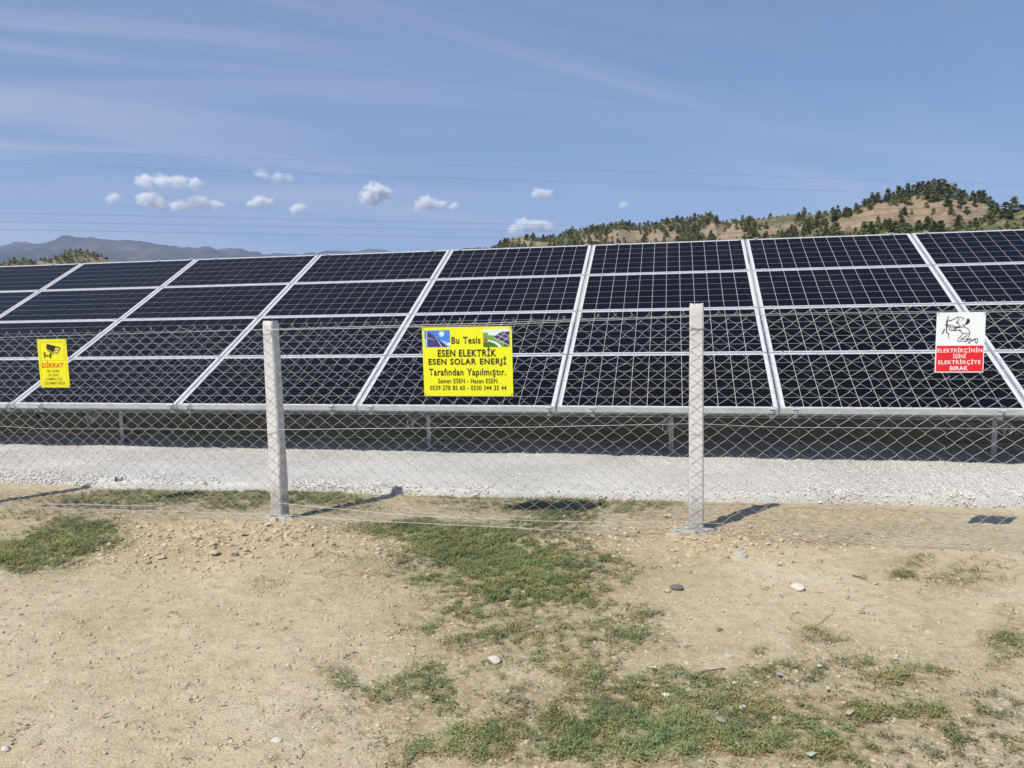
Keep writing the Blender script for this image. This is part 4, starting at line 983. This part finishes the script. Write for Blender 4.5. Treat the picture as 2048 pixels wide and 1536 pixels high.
for B in (B1, B2, B3):
    for (sx_, v_) in ((-1, .03), (1, .03), (-1, .97), (1, .97)):
        x_ = sx_ * (B.w / 2 - .012) + B.shear * B.h * v_; z_ = -B.h * v_
        mb = MB(); mb.tube([(x_, -.0022, z_ - .004), (x_ + sx_ * .006, -.005, z_ + .006), (x_ + sx_ * .016, .004, z_ + .012), (x_ + sx_ * .020, .018, z_ + .010)], .0010, 4)
        mb.build('wire_tie', M_WIRE, B.o)

# ------------------------------------------------------------------ single stones and litter
def stone(px, py, wpx, mat, label, cat='stone', flat=.55, seed=0, name='stone', elong=1.0):
    c = at(px, py); dep = float((np.array(c) - EYE) @ cf); w = wpx * dep / FPX * .5
    r = np.random.RandomState(seed + int(px))
    # subdivided icosahedron, dented
    V = [np.array(v) for v in ICO_V]; F = [tuple(f) for f in ICO_F]
    for _ in range(2):
        cache = {}; NF = []
        def mid(a, b_):
            k = (min(a, b_), max(a, b_))
            if k not in cache:
                m = V[a] + V[b_]; V.append(m / np.linalg.norm(m)); cache[k] = len(V) - 1
            return cache[k]
        for (a, b_, c_) in F:
            ab, bc, ca = mid(a, b_), mid(b_, c_), mid(c_, a)
            NF += [(a, ab, ca), (b_, bc, ab), (c_, ca, bc), (ab, bc, ca)]
        F = NF
    V = np.array(V)
    for _ in range(7):                       # flat broken facets
        nrm = r.randn(3); nrm /= np.linalg.norm(nrm); d = .62 + .25 * r.rand()
        ex = np.maximum(V @ nrm - d, 0); V = V - ex[:, None] * nrm
    V += (r.rand(*V.shape) - .5) * .05
    V *= np.array([w, w * .75 * elong, w * flat])
    a = r.rand() * .8 - .4; R_ = np.array([[math.cos(a), -math.sin(a), 0], [math.sin(a), math.cos(a), 0], [0, 0, 1]]); V = V @ R_.T
    o = link(name, fast_mesh(name, V, np.array(F)), mat, None, (c[0], c[1], float(ground_z(c[0], c[1])) + w * flat * .55))
    return tag(o, label, cat)
stone(988, 1326, 30, M_PALE, 'pale grey stone lying alone beside the lower weed patch')
stone(1595, 1180, 30, M_PALE, 'whitish stone on the bare soil above the yellow wire')
stone(1354, 1179, 26, M_DARKST, 'dark flat stone touching a smaller tan stone', seed=2)
stone(1334, 1184, 16, M_TANST, 'tan stone touching the dark flat stone', seed=3)
stone(1439, 1265, 15, M_DARKST, 'small dark stone on bare soil between the yellow wire and the weeds', seed=4)
stone(1458, 1319, 18, M_CEMENT, 'small grey stone below the little dark stone', seed=5)
stone(1468, 1371, 16, M_PALE, 'round cream pebble in the weeds beside a dry twig', seed=6)
stone(553, 1480, 26, M_PALE, 'flat white stone beside the tiny green tuft', flat=.3, seed=7)
stone(12, 1501, 20, M_PALE, 'white stone at the lower left corner', seed=8)
stone(402, 1084, 34, M_TANST, 'angular tan stone in the loose soil before the fence', seed=9)
stone(430, 1118, 22, M_TANST, 'tan stone below the angular stone in the loose soil', seed=10)
stone(470, 1120, 18, M_DARKST, 'brownish dark stone in the loose soil before the fence', seed=11)
stone(322, 1124, 20, M_TANST, 'flat tan stone left of the loose soil heap', flat=.35, seed=12)
stone(293, 1114, 12, M_PALE, 'little pale stone left of the loose soil heap', seed=13)
stone(1482, 1118, 32, M_CEMENT, 'grey cement lump on the soil right of the fence post', flat=.4, seed=14, name='cement_lump', cat='cement')
stone(1345, 1082, 30, M_CEMENT, 'grey cement splash beside the taller fence post foot', flat=.22, seed=15, name='cement_lump', cat='cement')
stone(858, 1150, 12, M_TANST, 'small tan stone at the left edge of the middle weeds', seed=16)
stone(1750, 1168, 16, M_TANST, 'flattish tan stone near the bright green tuft', flat=.4, seed=17)
stone(1330, 1392, 22, M_PALE, 'pale stone in the bare gap among the lower weeds', flat=.4, seed=18)
stone(1345, 1110, 14, M_TANST, 'little brown stone before the taller fence post', seed=19)
stone(1123, 1473, 10, M_PALE, 'tiny pale pebble in the lowest weeds', seed=20)
stone(1075, 1253, 12, M_CEMENT, 'tiny grey pebble at the edge of the middle weeds', seed=21)
def scrap(px, py, wpx, hpx, mat, label, cat, name, seed=0, curl=.10):
    c = at(px, py); dep = float((np.array(c) - EYE) @ cf); w = wpx * dep / FPX * .72; l = w * hpx / wpx * 1.6
    r = np.random.RandomState(seed); mb = MB(); n = 5; grid = []
    for j in range(n):
        for i in range(n):
            x = (i / (n - 1) - .5) * w * (1 + .35 * r.randn() * (j in (0, n - 1))); y = (j / (n - 1) - .5) * l * (1 + .35 * r.randn() * (i in (0, n - 1)))
            grid.append((x, y, .006 + abs(r.randn()) * w * curl * .25 + curl * 2 * x * x / w))
    v = grid + [(a, b_, z - .0012) for a, b_, z in grid]; f = []
    for j in range(n - 1):
        for i in range(n - 1):
            q_ = (j * n + i, j * n + i + 1, (j + 1) * n + i + 1, (j + 1) * n + i); f.append(q_); f.append(tuple(k + n * n for k in reversed(q_)))
    me = bpy.data.meshes.new(name); me.from_pydata(v, [], f); me.update()
    return tag(link(name, me, mat, None, (c[0], c[1], float(ground_z(c[0], c[1])) + .010), (0, 0, r.rand() * 6.28)), label, cat)
M_PAPER = paint('paper', (0.56, 0.53, 0.47), .9); M_PLAST = paint('grey_plastic', (0.27, 0.27, 0.25), .9); M_CLOTH = paint('grey_rag', (0.33, 0.32, 0.31), .9); M_SHINY = paint('pale_wrapper', (0.47, 0.44, 0.38), .9); M_LEAFP = paint('pale_leaf', (0.42, 0.46, 0.34), .6); M_YWIRE = paint('yellow_insulation', (0.42, 0.37, 0.08), .6); M_DTILE = paint('dark_plastic', (0.045, 0.045, 0.05), .6)
scrap(1440, 1452, 26, 10, M_PLAST, 'crumpled grey-blue plastic scrap in the lowest weeds', 'litter', 'plastic_scrap', 1)
scrap(1305, 1345, 20, 7, M_SHINY, 'shiny pale wrapper in the weeds above the bare gap', 'litter', 'wrapper', 2)
scrap(1638, 1341, 14, 6, M_PAPER, 'white paper scrap beside the weeds right of the pebbles', 'litter', 'paper_scrap', 3)
scrap(1698, 1434, 26, 8, M_SHINY, 'crinkled silvery wrapper lying on bare soil in the lower right', 'litter', 'wrapper', 4)
scrap(1558, 1356, 16, 7, M_CLOTH, 'small grey rag in the weeds beside the round pebble', 'litter', 'rag', 5)
scrap(1655, 1386, 18, 5, M_SHINY, 'pale foil strip on bare soil beside the silvery wrapper', 'litter', 'foil_strip', 6)
scrap(1623, 1520, 14, 16, M_LEAFP, 'pale green leaf lying at the bottom edge of the weeds', 'leaf', 'leaf', 7)
scrap(1790, 1320, 16, 4, M_SHINY, 'thin grey scrap on bare soil above the right weeds', 'litter', 'plastic_scrap', 8)
scrap(1310, 1382, 16, 6, M_PAPER, 'pale paper scrap beside the pale stone in the gap', 'litter', 'paper_scrap', 9)
# cigarette-like white tube
c = at(1483, 1420); z = float(ground_z(c[0], c[1]))
mb = MB(); mb.tube([(c[0] - .010, c[1] - .006, z + .012), (c[0] + .012, c[1] + .008, z + .014)], .0055, 8)
tag(mb.build('paper_tube', M_PAPER), 'short white paper tube in the lower weeds', 'litter')
# yellow wire offcut
pts_px = [(1598, 1227), (1586, 1231), (1580, 1240), (1586, 1245), (1600, 1249), (1622, 1253), (1640, 1248), (1652, 1236), (1664, 1228), (1668, 1222)]
mb = MB(); pts = []
for k, (px, py) in enumerate(pts_px):
    c = at(px, py); pts.append((c[0], c[1], float(ground_z(c[0], c[1])) + .006 + .004 * (k % 2)))
mb.tube(pts, .0017, 6); tag(mb.build('wire_offcut', M_YWIRE, smooth=True), 'curled yellow wire offcut lying on the bare soil', 'wire')
# dry stalks
for (p0, p1, lb) in (((1395, 1352), (1452, 1342), 'thin brown twig lying among the lower weeds'), ((1590, 1436), (1642, 1440), 'pale dry straw lying right of the plastic scrap'), ((1705, 1153), (1735, 1162), 'thin brown twig on bare soil near the tan flat stone')):
    a, c = at(*p0), at(*p1); mb = MB()
    mb.tube([(a[0], a[1], float(ground_z(a[0], a[1])) + .006), ((a[0] + c[0]) / 2, (a[1] + c[1]) / 2 - .01, float(ground_z((a[0] + c[0]) / 2, (a[1] + c[1]) / 2)) + .012), (c[0], c[1], float(ground_z(c[0], c[1])) + .006)], [.003, .0035, .002], 5)
    tag(mb.build('twig', M_TWIG), lb, 'twig')
# dark offcut leaning on the gravel edge, pale strip along the fence foot
c = at(232, 975); z = 0.0
mb = MB(); mb.v = [(-.035, 0, -.02), (.045, 0, -.02), (.040, .01, .085), (.018, .01, .060), (-.010, .01, .070), (-.030, .01, .085), (-.035, .014, -.02), (.045, .014, -.02), (.040, .022, .085), (.018, .022, .060), (-.010, .022, .070), (-.030, .022, .085)]
mb.f = [(0, 1, 2, 3, 4, 5), (11, 10, 9, 8, 7, 6)] + [(i, i + 6, (i + 1) % 6 + 6, (i + 1) % 6) for i in range(6)]; mb.m = [0] * 8
tag(mb.build('offcut', M_DTILE, loc=(c[0], c[1] + .02, z)), 'dark jagged offcut standing against the gravel edge', 'offcut')
a, c = at(95, 1014), at(310, 1018); mb = MB()
mb.tube([(a[0], a[1], .02), ((a[0] * 2 + c[0]) / 3, (a[1] * 2 + c[1]) / 3, .026), ((a[0] + 2 * c[0]) / 3, (a[1] + 2 * c[1]) / 3, .02), (c[0], c[1], .022)], .006, 6)
tag(mb.build('rod', M_CLOTH), 'pale rod lying along the foot of the fence', 'rod')

# ------------------------------------------------------------------ overhead lines
def overhead(name, label, pts, r=.024):
    P_ = [at_dist(*p_) for p_ in pts]
    xs_ = np.array([p_[0] for p_ in P_]); A = np.stack(P_)
    t = np.linspace(-.6, 1.6, 60)
    s_ = (xs_ - xs_[0]) / (xs_[-1] - xs_[0])
    cy = np.polyfit(s_, A[:, 1], 1); cz_ = np.polyfit(s_, A[:, 2], 1)
    mb = MB(); mb.tube(np.stack([xs_[0] + t * (xs_[-1] - xs_[0]), np.polyval(cy, t), np.maximum(np.polyval(cz_, t), 8)], 1), r, 5)
    return tag(mb.build(name, M_CABLE, smooth=True), label, 'cable', 'overhead power lines')
overhead('power_line', 'uppermost faint overhead cable crossing above the clouds', [(0, 290, 215), (1000, 345, 235), (2048, 366, 300)])
overhead('power_line', 'second faint overhead cable just below the uppermost one', [(0, 319, 215), (1000, 368, 235), (2048, 392, 300)])
overhead('power_line', 'highest of the three dark overhead cables above the mountains', [(0, 424, 190), (525, 439, 201), (1050, 448, 213)], .028)
overhead('power_line', 'middle one of the three dark overhead cables above the mountains', [(0, 442, 190), (500, 453, 200), (1050, 461, 215)], .028)
overhead('power_line', 'lowest of the three dark overhead cables above the mountains', [(0, 457, 190), (500, 470, 200), (1000, 475, 215)], .028)

# ------------------------------------------------------------------ clouds
def cloud(label, cx, cy, balls, dens=1.0):
    """balls: (dx px, dy px, r px) around the centre, as the cloud's puffs"""
    D = 12500.0
    c = at_dist(cx, cy, D); d = ray(cx, cy); k = D / FPX * np.linalg.norm(d) / math.hypot(d[0], d[1])
    right = np.array([math.cos(math.atan2(d[0], d[1])), -math.sin(math.atan2(d[0], d[1])), 0])
    ext = max(max(abs(b_[0]) + b_[2] for b_ in balls), 10) * 1.25; exz = max(abs(b_[1]) + b_[2] for b_ in balls) * 1.3
    mb = MB()
    W_, H_, T_ = ext * k, exz * k, max(b_[2] for b_ in balls) * 1.5 * k
    n, m_ = 16, 10
    for i in range(m_ + 1):
        ph = math.pi * i / m_ - math.pi / 2
        for j in range(n):
            a = 2 * math.pi * j / n
            mb.v.append((1.25 * W_ * math.cos(ph) * math.cos(a), 1.25 * T_ * math.cos(ph) * math.sin(a), 1.25 * H_ * math.sin(ph)))
    for i in range(m_):
        for j in range(n): mb.f.append((i * n + j, i * n + (j + 1) % n, (i + 1) * n + (j + 1) % n, (i + 1) * n + j)); mb.m.append(0)
    m = bpy.data.materials.new('cloud_vapour'); m.use_nodes = True; nt = m.node_tree; nt.nodes.clear()
    out = N(nt, 'ShaderNodeOutputMaterial'); vol = N(nt, 'ShaderNodeVolumePrincipled'); nt.links.new(vol.outputs[0], out.inputs['Volume'])
    vol.inputs['Color'].default_value = (1.0, 1.0, 1.0, 1); vol.inputs['Anisotropy'].default_value = -0.2
    tco = N(nt, 'ShaderNodeTexCoord'); fl_ = N(nt, 'ShaderNodeMapping'); fl_.inputs['Scale'].default_value = (.92, 1, 1.25); nt.links.new(tco.outputs['Object'], fl_.inputs[0]); obj = fl_.outputs[0]
    last = None
    for (dx_, dy_, r_) in balls:
        v = N(nt, 'ShaderNodeVectorMath', operation='DISTANCE'); nt.links.new(obj, v.inputs[0]); v.inputs[1].default_value = (dx_ * k, random.uniform(-.3, .3) * r_ * k, -dy_ * k * 1.25)
        mr_ = N(nt, 'ShaderNodeMapRange'); nt.links.new(v.outputs['Value'], mr_.inputs[0]); mr_.inputs[1].default_value = 0; mr_.inputs[2].default_value = r_ * k * 1.55; mr_.inputs[3].default_value = 1; mr_.inputs[4].default_value = 0
        if last is None: last = mr_.outputs[0]
        else:
            mx_ = N(nt, 'ShaderNodeMath', operation='SMOOTH_MAX', in_2=.30); nt.links.new(last, mx_.inputs[0]); nt.links.new(mr_.outputs[0], mx_.inputs[1]); last = mx_.outputs[0]
    nz_ = noise(nt, obj, 1.0 / (13 * k), 6, .6)
    ad = N(nt, 'ShaderNodeMath', operation='MULTIPLY_ADD', in_1=1.5, in_2=-.75); nt.links.new(nz_.outputs[0], ad.inputs[0])
    sm = N(nt, 'ShaderNodeMath', operation='ADD'); nt.links.new(last, sm.inputs[0]); nt.links.new(ad.outputs[0], sm.inputs[1])
    mr_ = N(nt, 'ShaderNodeMapRange', interpolation_type='SMOOTHSTEP'); nt.links.new(sm.outputs[0], mr_.inputs[0]); mr_.inputs[1].default_value = .36; mr_.inputs[2].default_value = 1.05; mr_.inputs[3].default_value = 0; mr_.inputs[4].default_value = dens * .07
    nt.links.new(mr_.outputs[0], vol.inputs['Density'])
    me = mb.mesh('cloud', m)
    o = link('cloud', me, None, None, tuple(c), (0, 0, -math.atan2(d[0], d[1])))
    return tag(o, label, 'cloud', 'small clouds above the mountains')
cloud('long flat pale cloud above the two-humped cloud', 337, 362, [(-35, 2, 17), (-10, 0, 18), (15, 2, 17), (40, 3, 15)], .55)
cloud('two-humped white cloud, widest of the small clouds', 357, 402, [(-45, -2, 20), (-30, 4, 16), (5, 8, 15), (30, 0, 19), (55, 4, 15), (-5, 10, 12)], .9)
cloud('very faint wispy cloud above the other clouds', 550, 351, [(-20, -2, 15), (5, 2, 14), (25, 4, 11)], .18)
cloud('small white cloud right of the two-humped cloud', 518, 403, [(0, 0, 17), (14, 1, 11), (-16, 5, 9)], .6)
cloud('little soft cloud right of the small white cloud', 594, 417, [(0, 0, 15), (7, -3, 10)], .5)
cloud('round white cumulus, tallest of the small clouds', 752, 387, [(0, -2, 24), (-14, 6, 17), (16, 2, 15), (-4, 12, 14)], .9)
cloud('white cloud with a small tail right of the round cumulus', 868, 408, [(-12, -2, 19), (-25, 4, 12), (10, 3, 13), (34, 4, 11)], .75)
cloud('small pale cloud alone above the end of the ridge', 1081, 386, [(-5, 0, 15), (10, 2, 13)], .45)
cloud('white cloud rising behind the low end of the ridge', 1060, 452, [(-10, -2, 20), (14, 0, 17), (30, 3, 14), (-30, 8, 14)], .7)
cloud('tiny faint cloud puff far left of the two-humped cloud', 226, 395, [(0, 0, 14)], .3)
cloud('tiny faint cloud puff above the middle of the ridge', 1246, 410, [(0, 0, 11)], .25)

# ------------------------------------------------------------------ haze
mb = MB(); mb.box(-9700, 9700, -9700, 9700, -8, 900)
m = bpy.data.materials.new('haze'); m.use_nodes = True; nt = m.node_tree; nt.nodes.clear()
out = N(nt, 'ShaderNodeOutputMaterial'); vol = N(nt, 'ShaderNodeVolumePrincipled'); nt.links.new(vol.outputs[0], out.inputs['Volume'])
vol.inputs['Color'].default_value = (0.54, 0.69, 1.0, 1); vol.inputs['Density'].default_value = 8.0e-5; vol.inputs['Anisotropy'].default_value = 0.1
tag(mb.build('haze', m), 'thin bluish haze over the far mountains', 'haze', kind='stuff')
